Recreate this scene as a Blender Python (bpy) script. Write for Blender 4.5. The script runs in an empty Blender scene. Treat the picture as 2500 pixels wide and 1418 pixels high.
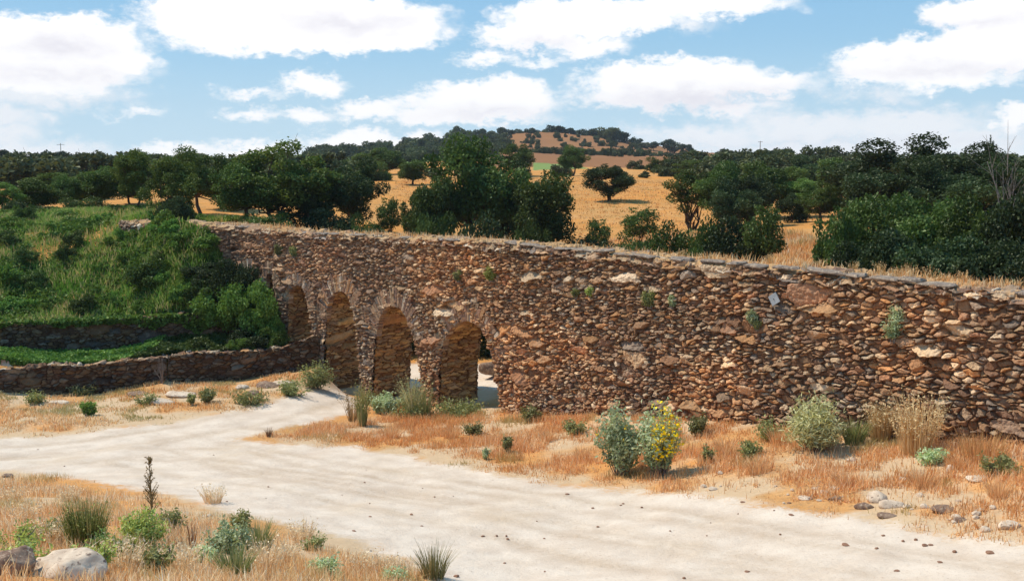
import bpy, math, random
import numpy as np
from mathutils import Vector, Matrix
random.seed(7); rng = np.random.default_rng(11)
S = bpy.context.scene; COL = S.collection; R = math.radians

# ------------------------------------------------------------------ camera, sky, sun, exposure
FPX = 2600.0; PITCH = math.atan(309/2600); EYE = 7.4
cd = bpy.data.cameras.new('camera'); cam = bpy.data.objects.new('camera', cd); COL.objects.link(cam)
cam.location = (0, 0, EYE); cam.rotation_euler = (math.pi/2-PITCH, 0, 0)
cd.sensor_width = 36; cd.lens = 36*FPX/2500; cd.clip_start = .1; cd.clip_end = 20000
S.camera = cam
SUN_EL = R(54); SUN_H = Vector((-.93, .36)).normalized()
S.view_settings.view_transform = 'Standard'; S.view_settings.look = 'None'
S.view_settings.exposure = 0.0; S.view_settings.gamma = 1
sl = bpy.data.lights.new('sun', 'SUN'); sl.energy = 4.6; sl.angle = R(.5); sl.color = (1, .92, .77)
so = bpy.data.objects.new('sun', sl); COL.objects.link(so)
sd_ = Vector((SUN_H.x*math.cos(SUN_EL), SUN_H.y*math.cos(SUN_EL), math.sin(SUN_EL)))
so.rotation_euler = sd_.to_track_quat('Z', 'Y').to_euler(); so.location = sd_*60

def dirpx(u, v):
    a = (u-1250)/FPX; b = (709-v)/FPX
    return a, math.cos(PITCH)+b*math.sin(PITCH), -math.sin(PITCH)+b*math.cos(PITCH)

class NT:                                            # tiny node helper
    def __init__(s, tree): s.t = tree; s.n = tree.nodes; s.l = tree.links
    def node(s, typ, **kw):
        n = s.n.new(typ)
        for k, v in kw.items():
            if k.startswith('i_'): s.put(n.inputs[int(k[2:])], v)
            else: setattr(n, k, v)
        return n
    def put(s, sock, v):
        if isinstance(v, bpy.types.NodeSocket): s.l.new(v, sock)
        elif v is not None: sock.default_value = v
    def math(s, op, a, b=None, c=None, clamp=False):
        n = s.n.new('ShaderNodeMath'); n.operation = op; n.use_clamp = clamp
        s.put(n.inputs[0], a)
        if b is not None: s.put(n.inputs[1], b)
        if c is not None: s.put(n.inputs[2], c)
        return n.outputs[0]
    def vmath(s, op, a, b=None, out=0):
        n = s.n.new('ShaderNodeVectorMath'); n.operation = op; s.put(n.inputs[0], a)
        if b is not None: s.put(n.inputs[1], b)
        return n.outputs[out]
    def mix(s, f, a, b, mode='MIX'):
        n = s.n.new('ShaderNodeMix'); n.data_type = 'RGBA'; n.blend_type = mode
        s.put(n.inputs[0], f); s.put(n.inputs[6], a); s.put(n.inputs[7], b); return n.outputs[2]
    def noise(s, vec, scale, detail=4, rough=.55, out=0, dist=0):
        n = s.n.new('ShaderNodeTexNoise'); s.put(n.inputs['Vector'], vec)
        n.inputs['Scale'].default_value = scale; n.inputs['Detail'].default_value = detail
        n.inputs['Roughness'].default_value = rough; n.inputs['Distortion'].default_value = dist
        return n.outputs[out]
    def ramp(s, f, a, b, lo=0., hi=1., interp='SMOOTHSTEP'):
        n = s.n.new('ShaderNodeMapRange'); n.interpolation_type = interp
        s.put(n.inputs[0], f)
        for i, v in zip((1, 2, 3, 4), (a, b, lo, hi)): s.put(n.inputs[i], v)
        return n.outputs[0]

def build_world():
    w = bpy.data.worlds.new('World'); S.world = w; w.use_nodes = True
    T = NT(w.node_tree); T.n.clear()
    out = T.node('ShaderNodeOutputWorld'); bg = T.node('ShaderNodeBackground')
    T.l.new(bg.outputs[0], out.inputs[0]); ST = .10; bg.inputs[1].default_value = ST
    sky = T.node('ShaderNodeTexSky'); sky.sky_type = 'NISHITA'; sky.sun_disc = False
    sky.sun_elevation = SUN_EL; sky.sun_rotation = math.atan2(SUN_H.x, SUN_H.y)
    sky.air_density = 1.0; sky.dust_density = .6; sky.ozone_density = 1.6; sky.altitude = 300
    g = T.node('ShaderNodeNewGeometry').outputs['Incoming']
    tc = T.node('ShaderNodeTexCoord').outputs['Generated']
    sp = T.node('ShaderNodeSeparateXYZ', i_0=tc)
    az = T.math('ARCTAN2', sp.outputs[0], sp.outputs[1]); el = T.math('ARCSINE', sp.outputs[2])
    p0 = T.node('ShaderNodeCombineXYZ', i_0=az, i_1=el, i_2=0.).outputs[0]
    p0 = T.vmath('MULTIPLY', p0, (10, 10, 0))
    st = T.vmath('MULTIPLY', p0, (1, 1.6, 1))
    n1 = T.noise(st, 3.2, 6, .6, 1); n2 = T.noise(st, 14, 6, .62, 1)
    w1 = T.vmath('MULTIPLY', T.vmath('SUBTRACT', n1, (.5, .5, .5)), (.62, .36, 0))
    w2 = T.vmath('MULTIPLY', T.vmath('SUBTRACT', n2, (.5, .5, .5)), (.16, .12, 0))
    p = T.vmath('ADD', T.vmath('ADD', p0, w1), w2)
    def conv(u, v, ru, rv):
        x, y, z = dirpx(u, v); return math.atan2(x, y)*10, math.asin(z/math.sqrt(x*x+y*y+z*z))*10, ru/FPX*10, rv/FPX*10
    def field(lst, pp):
        acc = None
        for e in lst:
            cx, cy, rx, ry = conv(*e)
            d = T.vmath('LENGTH', T.vmath('MULTIPLY', T.vmath('SUBTRACT', pp, (cx, cy, 0)), (1/rx, 1/ry, 0)), out=1)
            d = T.math('MULTIPLY', T.math('SUBTRACT', 1., d), min(rx, ry)*4)
            acc = d if acc is None else T.math('SMOOTH_MAX', acc, d, .12)
        return acc
    thick = [(180,100,170,62),(60,120,140,70),(290,145,95,42),(110,180,260,48),(200,205,130,28),
      (720,55,390,85),(430,22,120,34),(960,70,150,66),(680,110,290,30),
      (1290,88,150,44),(1430,112,120,34),(1450,40,260,56),(1720,8,230,42),(1185,143,105,22),(1310,150,95,16),
      (770,205,95,32),(610,228,105,17),(345,273,60,18),(285,282,45,9),(615,279,82,20),
      (745,285,84,26),(900,265,115,32),(1190,242,200,58),(1050,275,120,38),(1190,280,190,30),
      (1650,195,270,58),(1860,208,160,36),(1600,235,240,40),(1790,258,140,24),
      (2250,150,230,56),(2440,100,150,80),(2420,30,150,55),(2160,185,160,28),(2320,195,190,28),
      (2500,290,75,34),(880,352,150,42),(1010,345,120,26),(440,372,130,26),(620,368,110,26)]
    thin = [(1720,335,240,36),(1980,315,240,46),(2230,305,190,46),(2300,345,260,46),(2100,370,560,38),(1850,285,100,20),
      (900,385,520,26),(300,392,500,24),(20,285,80,38),(120,288,42,24),(0,335,80,36),(60,225,230,40),(2065,228,50,15),(2172,232,64,18),(1690,60,60,20),
      (2310,390,400,30),(60,380,260,40)]
    f1 = field(thick, p); f2 = field(thin, p)
    nn = T.math('MULTIPLY', T.math('SUBTRACT', T.noise(st, 7, 7, .6), .5), .35)
    m1 = T.ramp(T.math('ADD', f1, nn), -.05, .30)
    m2 = T.ramp(T.math('ADD', f2, T.math('MULTIPLY', nn, 1.5)), -.20, .45, 0, .84)
    grey = [(860,62,190,30),(150,120,130,34),(120,180,210,20),(250,200,90,14),(1680,245,260,34),(1200,275,170,22),(2300,170,240,22),
            (1330,110,130,18),(2400,60,160,20),(1850,225,120,16),(2050,350,380,16)]
    gg = T.ramp(T.math('ADD', field(grey, T.vmath('ADD', p0, w1)), nn), -.25, .7, 0, .85)
    k = 1/ST
    ccol = T.mix(gg, (1.16*k, 1.15*k, 1.15*k, 1), (.82*k, .80*k, .88*k, 1))
    ccol = T.mix(T.math('MULTIPLY', T.noise(st, 9, 6, .65), .16), ccol, (.82*k, .80*k, .86*k, 1))
    grad = T.mix(T.ramp(el, .0, .26, interp='LINEAR'), (.48*k, .76*k, .95*k, 1), (.17*k, .47*k, .83*k, 1))
    skyc = T.mix(.85, sky.outputs[0], grad)
    # pale band towards the horizon
    hz = T.ramp(el, .0, .12, .5, 0.)
    skyc = T.mix(hz, skyc, (.72*k, .88*k, 1.0*k, 1))
    c = T.mix(m2, skyc, T.mix(.4, ccol, (.80*k, .83*k, .90*k, 1)))
    c = T.mix(m1, c, ccol)
    # below the horizon: plain dusty ground tone
    below = T.ramp(el, -.02, -.005, 1., 0.)
    c = T.mix(below, c, (.25*k, .2*k, .13*k, 1))
    T.l.new(c, bg.inputs[0])
SKYTINT = (1., 1., 1., 1)
build_world()

# ------------------------------------------------------------------ numpy helpers
def hsh(ix, iy, k):
    h = (ix.astype(np.int64)*374761393 + iy.astype(np.int64)*668265263 + k*2147483647*3 + k*7919*104729) & 0xffffffff
    h = ((h ^ (h >> 13))*1274126177) & 0xffffffff
    h = ((h ^ (h >> 16))*2246822519) & 0xffffffff
    h = h ^ (h >> 15)
    return (h & 0xffffff)/float(0x1000000)
def vnoise(x, y, k=0):
    ix = np.floor(x); iy = np.floor(y); fx = x-ix; fy = y-iy
    fx = fx*fx*(3-2*fx); fy = fy*fy*(3-2*fy)
    a = hsh(ix, iy, k); b = hsh(ix+1, iy, k); c = hsh(ix, iy+1, k); d = hsh(ix+1, iy+1, k)
    return (a*(1-fx)+b*fx)*(1-fy)+(c*(1-fx)+d*fx)*fy
def fbm(x, y, k=0, o=4):
    s = 0; a = .5; t = 0
    for i in range(o): s = s+a*vnoise(x*2**i+i*17.3, y*2**i-i*9.1, k+i); t += a; a *= .5
    return s/t
def vor(qx, qy, k, wt=.3, jit=.85):
    ix = np.floor(qx); iy = np.floor(qy); best = np.full(qx.shape, 1e9); bx = np.zeros_like(qx); by = bx.copy(); bi = bx.copy(); bj = bx.copy()
    nb = []
    for dx in (-2, -1, 0, 1, 2):
        for dy in (-1, 0, 1):
            cx = ix+dx; cy = iy+dy
            px = cx+.5+(hsh(cx, cy, k)-.5)*jit; py = cy+.5+(hsh(cx, cy, k+1)-.5)*jit
            D = (qx-px)**2+(qy-py)**2-wt*hsh(cx, cy, k+2)
            nb.append((px, py, D)); m = D < best
            best = np.where(m, D, best); bx = np.where(m, px, bx); by = np.where(m, py, by); bi = np.where(m, cx, bi); bj = np.where(m, cy, bj)
    e = np.full(qx.shape, 9.)
    for px, py, D in nb:
        L = 2*np.sqrt((px-bx)**2+(py-by)**2); ok = L > 1e-6
        e = np.where(ok, np.minimum(e, (D-best)/np.where(ok, L, 1)), e)
    return bi, bj, e, qx-bx, qy-by
def sm(x, a, b): t = np.clip((x-a)/(b-a), 0, 1); return t*t*(3-2*t)
def inpoly(x, y, P):
    P = np.asarray(P, float); c = np.zeros(np.shape(x), bool); j = len(P)-1
    for i in range(len(P)):
        xi, yi = P[i]; xj, yj = P[j]
        if yi != yj: c ^= ((yi > y) != (yj > y)) & (x < (xj-xi)*(y-yi)/(yj-yi)+xi)
        j = i
    return c
def sdpoly(x, y, P):
    P = np.asarray(P, float); d = np.full(np.shape(x), 1e9)
    for i in range(len(P)):
        a = P[i]; b = P[(i+1) % len(P)]; ab = b-a; L = ab@ab+1e-9
        t = np.clip(((x-a[0])*ab[0]+(y-a[1])*ab[1])/L, 0, 1)
        d = np.minimum(d, np.hypot(x-a[0]-t*ab[0], y-a[1]-t*ab[1]))
    return np.where(inpoly(x, y, P), d, -d)
def mesh(name, V, F, mats=None, attrs=None, smooth=False):
    """V (n,3); F (m,3|4) array or list of such arrays; attrs {name:(n,3)}"""
    me = bpy.data.meshes.new(name); Fs = F if isinstance(F, list) else [F]
    Fs = [np.asarray(f, np.int32) for f in Fs if len(f)]
    V = np.asarray(V, np.float32); me.vertices.add(len(V)); me.vertices.foreach_set('co', V.ravel())
    nl = sum(f.size for f in Fs); npoly = sum(len(f) for f in Fs)
    me.loops.add(nl); me.loops.foreach_set('vertex_index', np.concatenate([f.ravel() for f in Fs]))
    me.polygons.add(npoly); st = []; o = 0
    for f in Fs: st.append(o+np.arange(len(f))*f.shape[1]); o += f.size
    me.polygons.foreach_set('loop_start', np.concatenate(st).astype(np.int32))
    me.polygons.foreach_set('use_smooth', np.full(npoly, smooth))
    me.update(calc_edges=True); me.validate()
    for k, a in (attrs or {}).items():
        at = me.color_attributes.new(k, 'FLOAT_COLOR', 'POINT'); c = np.ones((len(V), 4), np.float32); c[:, :3] = a
        at.data.foreach_set('color', c.ravel())
    if mats: me.materials.append(mats)
    return me
def put(name, me, parent=None, loc=None):
    o = bpy.data.objects.new(name, me); COL.objects.link(o)
    if parent: o.parent = parent
    if loc is not None: o.location = loc
    return o
def tag(o, label=None, cat=None, group=None, kind=None):
    if label: o['label'] = label
    if cat: o['category'] = cat
    if group: o['group'] = group
    if kind: o['kind'] = kind
    return o
def thing(name, label, cat, loc=(0, 0, 0), group=None, rz=0, sc=None):
    o = put(name, None, None, loc); o.rotation_euler.z = rz; o.empty_display_size = .2
    if sc: o.scale = sc
    return tag(o, label, cat, group)
def gridfaces(nu, nv, mask=None):
    i = np.arange(nu-1)[:, None]; j = np.arange(nv-1)[None]; a = (i*nv+j)
    F = np.stack([a, a+nv, a+nv+1, a+1], -1).reshape(-1, 4)
    return F if mask is None else F[mask.ravel()]

# ------------------------------------------------------------------ aqueduct line in plan
_pts = np.array([(9.7,20.2),(7,24.3),(3.77,28),(0,32.5),(-4.3,36.1),(-7.27,38.3),(-10.25,41),(-13.3,44.2)])
_c = np.polyfit(_pts[:, 0], _pts[:, 1], 2)
_x = np.linspace(14, -17, 4000); _y = np.polyval(_c, _x)
_s = np.concatenate([[0], np.cumsum(np.hypot(np.diff(_x), np.diff(_y)))]); _rat = _x/_y; LEN = _s[-1]
THICK = 1.6
def path(s):
    x = np.interp(s, _s, _x); y = np.interp(s, _s, _y); m = np.polyval(np.polyder(_c), x)
    tx = -1/np.sqrt(1+m*m); ty = -m/np.sqrt(1+m*m)          # tangent (right -> left/back)
    return x, y, tx, ty, -ty*1.0, tx*1.0                       # front normal n = rot90
_t = path(np.array([10.]))
NS = 1 if (_t[4][0]*0+_t[5][0]) < 0 else -1                   # make the normal point at the camera side (-y)
def wp(s, z, off=0.):
    x, y, tx, ty, nx, ny = path(s); return np.stack([x+NS*nx*off, y+NS*ny*off, z+0*x], -1)
def px2wall(u, v):
    dx, dy, dz = dirpx(u, v); s = float(np.interp(dx/dy, _rat[::-1], _s[::-1])); y = float(np.interp(s, _s, _y))
    return s, EYE+y*dz/dy
_top = [(-400,540),(300,545),(470,547),(600,558),(750,572),(940,581),(1100,589),(1250,600),(1400,614),(1600,634),(1750,647),(1900,660),(2050,676),(2200,692),(2350,708),(2500,724),(2800,760),(3300,820)]
_tw = np.array([px2wall(u, v) for u, v in _top][::-1])
def ztop(s): return np.interp(s, _tw[:, 0], _tw[:, 1])

# ------------------------------------------------------------------ terrain height
W2 = [(-30,33.2),(-17,34.9),(-12.4,36.7),(-7.0,38.75)]         # lower garden wall (plan)
W1 = [(-30,38.6),(-19,39.4),(-13,39.9),(-9.0,40.5)]           # upper terrace wall
def yline(x, W): W = np.array(W); return np.interp(x, W[:, 0], W[:, 1])
def steps(x, y):
    xa = np.interp(y, _y, _x)                                  # aqueduct x at this y
    side = sm(xa+.15-x, -.3, .3)
    fade = 1-sm(y, 46, 62)
    return side*fade*(.85*sm(y-yline(x, W2), -.10, .10)+1.0*sm(y-yline(x, W1), -.10, .10))
ctrl_px = [(0,1418,9),(250,1418,9.5),(600,1418,11),(1000,1418,14.3),(1250,1418,15.3),(1800,1418,14.6),(2500,1418,13.2),
 (0,1290,14),(300,1290,14.3),(0,1150,24),(600,1250,18.5),(1000,1370,15.7),(1250,1250,20),(1250,1100,26.5),(1250,1006,32),
 (1900,1300,17),(1900,1200,19.5),(1900,1100,22.5),(2000,1043,24.4),(1600,1012,28),(2500,1340,14.7),(2500,1200,17.3),(2500,1085,20.2),
 (2250,1060,22.3),(1600,1190,21.5),(1600,1290,18),
 (0,1050,29.5),(0,960,34.5),(400,1035,30.5),(400,930,36.5),(780,890,37.8),(700,1040,30.5),(700,960,34.5),
 (1020,870,42),(1200,870,42),(880,890,42.5),(1250,985,34.5),
 (0,785,41),(300,780,41),(600,765,41.2),(0,870,38),(300,868,38.7),(450,858,39.1),(600,846,39.5),
 (0,600,46.5),(200,600,46.5),(420,590,45),(0,525,55),(200,520,54),(350,535,50),(465,552,46),(0,690,43.5),(300,690,43.5),(520,640,43),
 (700,560,56),(560,540,52),(1450,590,62),(1450,430,115),(1000,440,110),(960,570,58),(1650,540,70),(1700,440,115),(1950,640,39),(1950,560,50),(1900,620,42),(2100,560,50),
 (2300,690,30),(2500,700,27),(2300,520,65),(2000,460,95),(2450,520,60),(2300,410,130),(2450,400,150),
 (250,440,120),(50,440,120),(600,440,120),(250,402,260),(50,404,250),(650,402,250),(1450,412,170),(1000,412,170),(1300,378,290),(1450,380,290),(1600,385,280),(1050,385,300),
 (1350,326,520),(1250,328,520),(1460,332,520),(1150,342,500),(1000,358,480),(860,378,460),(700,396,450),(550,400,450),(1560,356,500),(1650,376,480),(1760,394,460),
 (1900,400,330),(2100,396,280),(2400,390,260),(200,396,480),(0,394,480),(2100,394,480),(2400,392,480),(-400,404,300),(2900,396,300),(-400,500,60),(2900,600,40),(2900,1100,17),(3000,1418,12),
 (-400,960,33),(-400,1150,22),(-300,1418,8.5),(-500,600,46)]
cx_, cy_, cz_ = [], [], []
for u, v, d in ctrl_px:
    dx, dy, dz = dirpx(u, v); x, y, z = dx/dy*d, d, EYE+dz/dy*d
    cx_.append(x); cy_.append(y); cz_.append(z-float(steps(np.array(x), np.array(y))))
_wb = [(801,948),(848,965),(895,975),(970,984),(1040,984),(1079,990),(1160,1000),(1232,1000)]
for u, v in _wb:
    s_, z_ = px2wall(u, v); q_ = path(np.array(s_)); cx_.append(float(q_[0])); cy_.append(float(q_[1])-.1); cz_.append(z_)
for x, y, z in [(0,0,5.8),(.6,.6,5.8),(-1,1.5,5.7),(2,2,5.5),(0,5,4.9),(-3,5,4.9),(4,5,4.4),(0,9,3.4),(4,9,3.0),
                (0,44,.0),(4,40,1.2),(8,33,2.6),(11,28,3.4),(3,48,1.6),(-3,50,1.6),(-8,50,2.4),(14,22,3.4),(-12,60,4.2),
                (0,800,6),(150,800,6),(-200,800,6),(-600,800,5),(600,800,5),(0,2500,3),(1200,2500,2),(-1200,2500,2),
                (60,20,5),(-60,20,2),(60,-20,6),(-60,-20,6),(0,-60,8),(0,-600,8),(600,0,6),(-600,0,5),(2500,0,3),(-2500,0,3),(0,-2500,3)]:
    cx_.append(x); cy_.append(y); cz_.append(z)
cx_, cy_, cz_ = map(np.array, (cx_, cy_, cz_))
def warp(x, y):                                                # near-isotropic log-polar metric
    r = np.hypot(x, y)+1.5; return x/r*2.6, np.log(r)*1.9, -y/r*4.
_wx, _wy, _wz = warp(cx_, cy_)
_K = np.sqrt((_wx[:, None]-_wx)**2+(_wy[:, None]-_wy)**2+(_wz[:, None]-_wz)**2); _n = len(cx_)
_A = np.zeros((_n+3, _n+3)); _A[:_n, :_n] = _K-np.eye(_n)*.004; _A[:_n, _n] = 1; _A[:_n, _n+1] = _wx; _A[:_n, _n+2] = _wy; _A[_n:, :_n] = _A[:_n, _n:].T
_W = np.linalg.solve(_A, np.concatenate([cz_, [0, 0, 0]]))
def ter(x, y):
    x = np.asarray(x, float); y = np.asarray(y, float); sh = np.broadcast(x, y).shape
    x = np.broadcast_to(x, sh).ravel(); y = np.broadcast_to(y, sh).ravel(); wx, wy, wz = warp(x, y)
    z = _W[_n]+_W[_n+1]*wx+_W[_n+2]*wy
    for i in range(_n): z = z+_W[i]*np.sqrt((wx-_wx[i])**2+(wy-_wy[i])**2+(wz-_wz[i])**2)
    r = np.hypot(x, y)
    z = z+steps(x, y)+(fbm(x*.8, y*.8, 5)-.5)*.14+(fbm(x*.05, y*.05, 9)-.5)*np.clip(r-60, 0, 400)*.012
    return z.reshape(sh)
def t1(x, y): return float(ter(np.array([x]), np.array([y]))[0])
def at(u, d):                                                  # ground point under column u at depth d
    dx, dy, dz = dirpx(u, 500); x = dx/dy*d; return x, d, t1(x, d)
def hit(u, v, d0=6, d1=90):                                    # ground seen at a photograph position (first crossing)
    dx, dy, dz = dirpx(u, v); d = np.linspace(d0, d1, 500); x = dx/dy*d; h = EYE+dz/dy*d-ter(x, d)
    k = np.argmax(h < 0) if (h < 0).any() else len(d)-1
    return float(x[k]), float(d[k]), float(ter(x[k:k+1], d[k:k+1])[0])
def proj(x, y, z):                                             # world -> photograph position
    zz = z-EYE; f = y*math.cos(PITCH)-zz*math.sin(PITCH); up = y*math.sin(PITCH)+zz*math.cos(PITCH)
    f = np.maximum(f, .01); return 1250+FPX*x/f, 709-FPX*up/f

# ------------------------------------------------------------------ materials
def mat(name, rough=.9, spec=.15):
    m = bpy.data.materials.new(name); m.use_nodes = True; T = NT(m.node_tree)
    b = m.node_tree.nodes['Principled BSDF']; b.inputs['Roughness'].default_value = rough
    b.inputs['Specular IOR Level'].default_value = spec
    return m, T, b
def attr(T, name): return T.node('ShaderNodeAttribute', attribute_name=name).outputs['Color']
def bump(T, b, h, strength=.5, dist=.02):
    n = T.node('ShaderNodeBump'); n.inputs['Strength'].default_value = strength; n.inputs['Distance'].default_value = dist
    T.put(n.inputs['Height'], h); T.l.new(n.outputs[0], b.inputs['Normal'])
def mat_stone():
    m, T, b = mat('rubble_stone'); P = T.node('ShaderNodeTexCoord').outputs['Object']
    c = attr(T, 'col'); n = T.noise(P, 22, 6, .65); n2 = T.noise(P, 3.1, 4)
    c = T.mix(T.ramp(n, .3, .75, .0, .55), c, T.vmath('MULTIPLY', c, (.45, .42, .42)))
    c = T.mix(T.ramp(n2, .55, .75, 0, .35), c, (.40, .33, .25, 1)); c = T.mix(T.ramp(T.noise(P, 60, 3, .7), .60, .72, 0, .4), c, (.60, .50, .38, 1))
    T.l.new(c, b.inputs['Base Color']); bump(T, b, n, .8, .03); return m
def mat_simple(name, c1, c2, scale=8, rough=.9, c3=None):
    m, T, b = mat(name, rough); P = T.node('ShaderNodeTexCoord').outputs['Object']
    n = T.noise(P, scale, 6, .6); c = T.mix(T.ramp(n, .3, .7), (*c1, 1), (*c2, 1))
    if c3: c = T.mix(T.ramp(T.noise(P, scale*2.7, 4), .55, .68), c, (*c3, 1))
    T.l.new(c, b.inputs['Base Color']); bump(T, b, n, .5, .03); return m
def mat_leaf(name, c1, c2, trans=.25, var=.55):
    m = bpy.data.materials.new(name); m.use_nodes = True; T = NT(m.node_tree); T.n.clear()
    out = T.node('ShaderNodeOutputMaterial'); d = T.node('ShaderNodeBsdfDiffuse'); t = T.node('ShaderNodeBsdfTranslucent'); g = T.node('ShaderNodeBsdfGlossy')
    g.inputs['Roughness'].default_value = .45
    a = T.node('ShaderNodeSeparateColor', i_0=attr(T, 'var')).outputs[0]
    rnd = T.node('ShaderNodeObjectInfo').outputs['Random']
    c = T.mix(a, (*c1, 1), (*c2, 1))
    hs = T.node('ShaderNodeHueSaturation'); T.put(hs.inputs['Color'], c)
    T.put(hs.inputs['Value'], T.math('MULTIPLY_ADD', rnd, var, 1-var/2)); T.put(hs.inputs['Hue'], T.math('MULTIPLY_ADD', rnd, .03, .485))
    c = hs.outputs[0]
    T.put(d.inputs[0], c); T.put(t.inputs[0], T.mix(.5, c, T.vmath('MULTIPLY', c, (1.4, 1.5, .6))))
    ms = T.node('ShaderNodeMixShader'); ms.inputs[0].default_value = trans
    T.l.new(d.outputs[0], ms.inputs[1]); T.l.new(t.outputs[0], ms.inputs[2])
    m2 = T.node('ShaderNodeMixShader'); m2.inputs[0].default_value = .02; T.put(g.inputs[0], (.8, .85, .7, 1))
    T.l.new(ms.outputs[0], m2.inputs[1]); T.l.new(g.outputs[0], m2.inputs[2]); T.l.new(m2.outputs[0], out.inputs[0]); return m
def mat_blade():
    m = bpy.data.materials.new('blades'); m.use_nodes = True; T = NT(m.node_tree); T.n.clear()
    out = T.node('ShaderNodeOutputMaterial'); d = T.node('ShaderNodeBsdfDiffuse'); t = T.node('ShaderNodeBsdfTranslucent')
    c = attr(T, 'col'); T.put(d.inputs[0], c); T.put(t.inputs[0], c)
    ms = T.node('ShaderNodeMixShader'); ms.inputs[0].default_value = .3
    T.l.new(d.outputs[0], ms.inputs[1]); T.l.new(t.outputs[0], ms.inputs[2]); T.l.new(ms.outputs[0], out.inputs[0]); return m
def mat_ground():
    m, T, b = mat('ground', .95, .05); P = T.node('ShaderNodeTexCoord').outputs['Object']
    s = T.node('ShaderNodeSeparateColor', i_0=attr(T, 'mask')); road, green, brown = s.outputs
    s2 = T.node('ShaderNodeSeparateColor', i_0=attr(T, 'mask2')); lawn, rut, pale = s2.outputs
    nf = T.noise(P, 9, 6, .65); nm = T.noise(P, 1.3, 5, .6); nl = T.noise(P, .12, 5, .6); npb = T.noise(P, 24, 2, .5); nv = T.noise(P, 45, 4, .7)
    gold = T.mix(T.ramp(nm, .3, .7), (.50, .225, .062, 1), (.62, .33, .125, 1))
    gold = T.mix(T.ramp(nl, .35, .65), gold, (.66, .27, .06, 1))
    gold = T.mix(T.ramp(nf, .45, .7, 0, .75), gold, (.30, .15, .055, 1)); gold = T.mix(T.ramp(nv, .5, .7, 0, .5), gold, (.78, .52, .28, 1))
    gold = T.mix(T.ramp(T.noise(P, .45, 5, .65), .5, .68, 0, .5), gold, (.30, .19, .06, 1))
    gr = T.mix(nm, (.035, .06, .012, 1), (.10, .13, .03, 1)); gr = T.mix(T.ramp(nf, .5, .75, 0, .5), gr, (.02, .03, .01, 1))
    c = T.mix(pale, gold, T.mix(nf, (.66, .48, .31, 1), (.50, .33, .19, 1)))
    c = T.mix(T.ramp(T.math('ADD', green, T.math('MULTIPLY', T.math('SUBTRACT', nm, .5), .8)), .4, .62), c, gr)
    c = T.mix(brown, c, T.mix(nf, (.22, .10, .045, 1), (.35, .165, .075, 1)))
    c = T.mix(lawn, c, T.mix(nm, (.16, .22, .06, 1), (.24, .30, .10, 1)))
    sand = T.mix(T.ramp(nm, .3, .7), (.62, .49, .385, 1), (.74, .61, .495, 1))
    sand = T.mix(T.ramp(nf, .55, .8, 0, .45), sand, (.50, .37, .25, 1))
    sand = T.mix(T.ramp(nv, .62, .72, 0, .35), sand, (.42, .28, .18, 1))
    sand = T.mix(T.math('MULTIPLY', rut, T.ramp(nf, .3, .6, .45, 1)), sand, (.46, .33, .225, 1))
    sand = T.mix(T.ramp(npb, .66, .70, 0, .55), sand, (.36, .22, .14, 1)); sand = T.mix(T.ramp(T.noise(P, .5, 5, .6), .5, .7, 0, .35), sand, (.60, .45, .31, 1))
    rd = T.math('ADD', T.math('ADD', road, T.math('MULTIPLY', T.math('SUBTRACT', nm, .5), .55)), T.math('MULTIPLY', T.math('SUBTRACT', nf, .5), .5))
    c = T.mix(T.ramp(rd, .36, .60), c, sand)
    T.l.new(c, b.inputs['Base Color'])
    bump(T, b, T.math('ADD', nf, T.math('MULTIPLY', nv, .35)), .55, .05); return m
M = dict(stone=mat_stone(), blade=mat_blade(), ground=mat_ground(),
  bark=mat_simple('bark', (.07, .045, .03), (.14, .10, .07), 9),
  deadwood=mat_simple('dead_wood', (.16, .12, .10), (.30, .25, .21), 14),
  oak=mat_leaf('oak_leaves', (.028, .048, .010), (.125, .175, .045)),
  holm=mat_leaf('holm_oak_leaves', (.016, .028, .011), (.080, .112, .044)),
  olive=mat_leaf('almond_leaves', (.050, .088, .016), (.19, .26, .065)),
  scrub=mat_leaf('scrub_leaves', (.034, .046, .022), (.12, .13, .060)),
  bramble=mat_leaf('bramble_leaves', (.045, .105, .014), (.23, .35, .075)),
  greybush=mat_leaf('grey_green_leaves', (.26, .36, .15), (.58, .64, .40)),
  lime=mat_leaf('lime_leaves', (.20, .28, .05), (.48, .50, .16)),
  darkweed=mat_leaf('dark_weed_leaves', (.13, .15, .05), (.34, .33, .14)),
  paleleaf=mat_leaf('pale_broom_leaves', (.34, .36, .16), (.66, .62, .34)),
  flower=mat_leaf('yellow_petals', (.95, .55, .01), (1., .75, .03)),
  pine=mat_leaf('pine_needles', (.028, .040, .024), (.055, .072, .042)),
  granite=mat_simple('pale_boulder', (.50, .37, .27), (.76, .60, .45), 6, .9, (.24, .16, .12)),
  darkrock=mat_simple('dark_boulder', (.15, .085, .06), (.34, .23, .16), 9, .9, (.48, .36, .26)),
  slab=mat_simple('capping_slab', (.13, .10, .085), (.33, .25, .19), 7, .85, (.50, .38, .26)),
  clod=mat_simple('brown_pebble', (.22, .10, .06), (.38, .22, .14), 12),
  plate=mat_simple('grey_plate', (.30, .32, .34), (.38, .40, .42), 5, .6),
  wood=mat_simple('pole_wood', (.18, .15, .12), (.3, .26, .22), 10))

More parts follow.
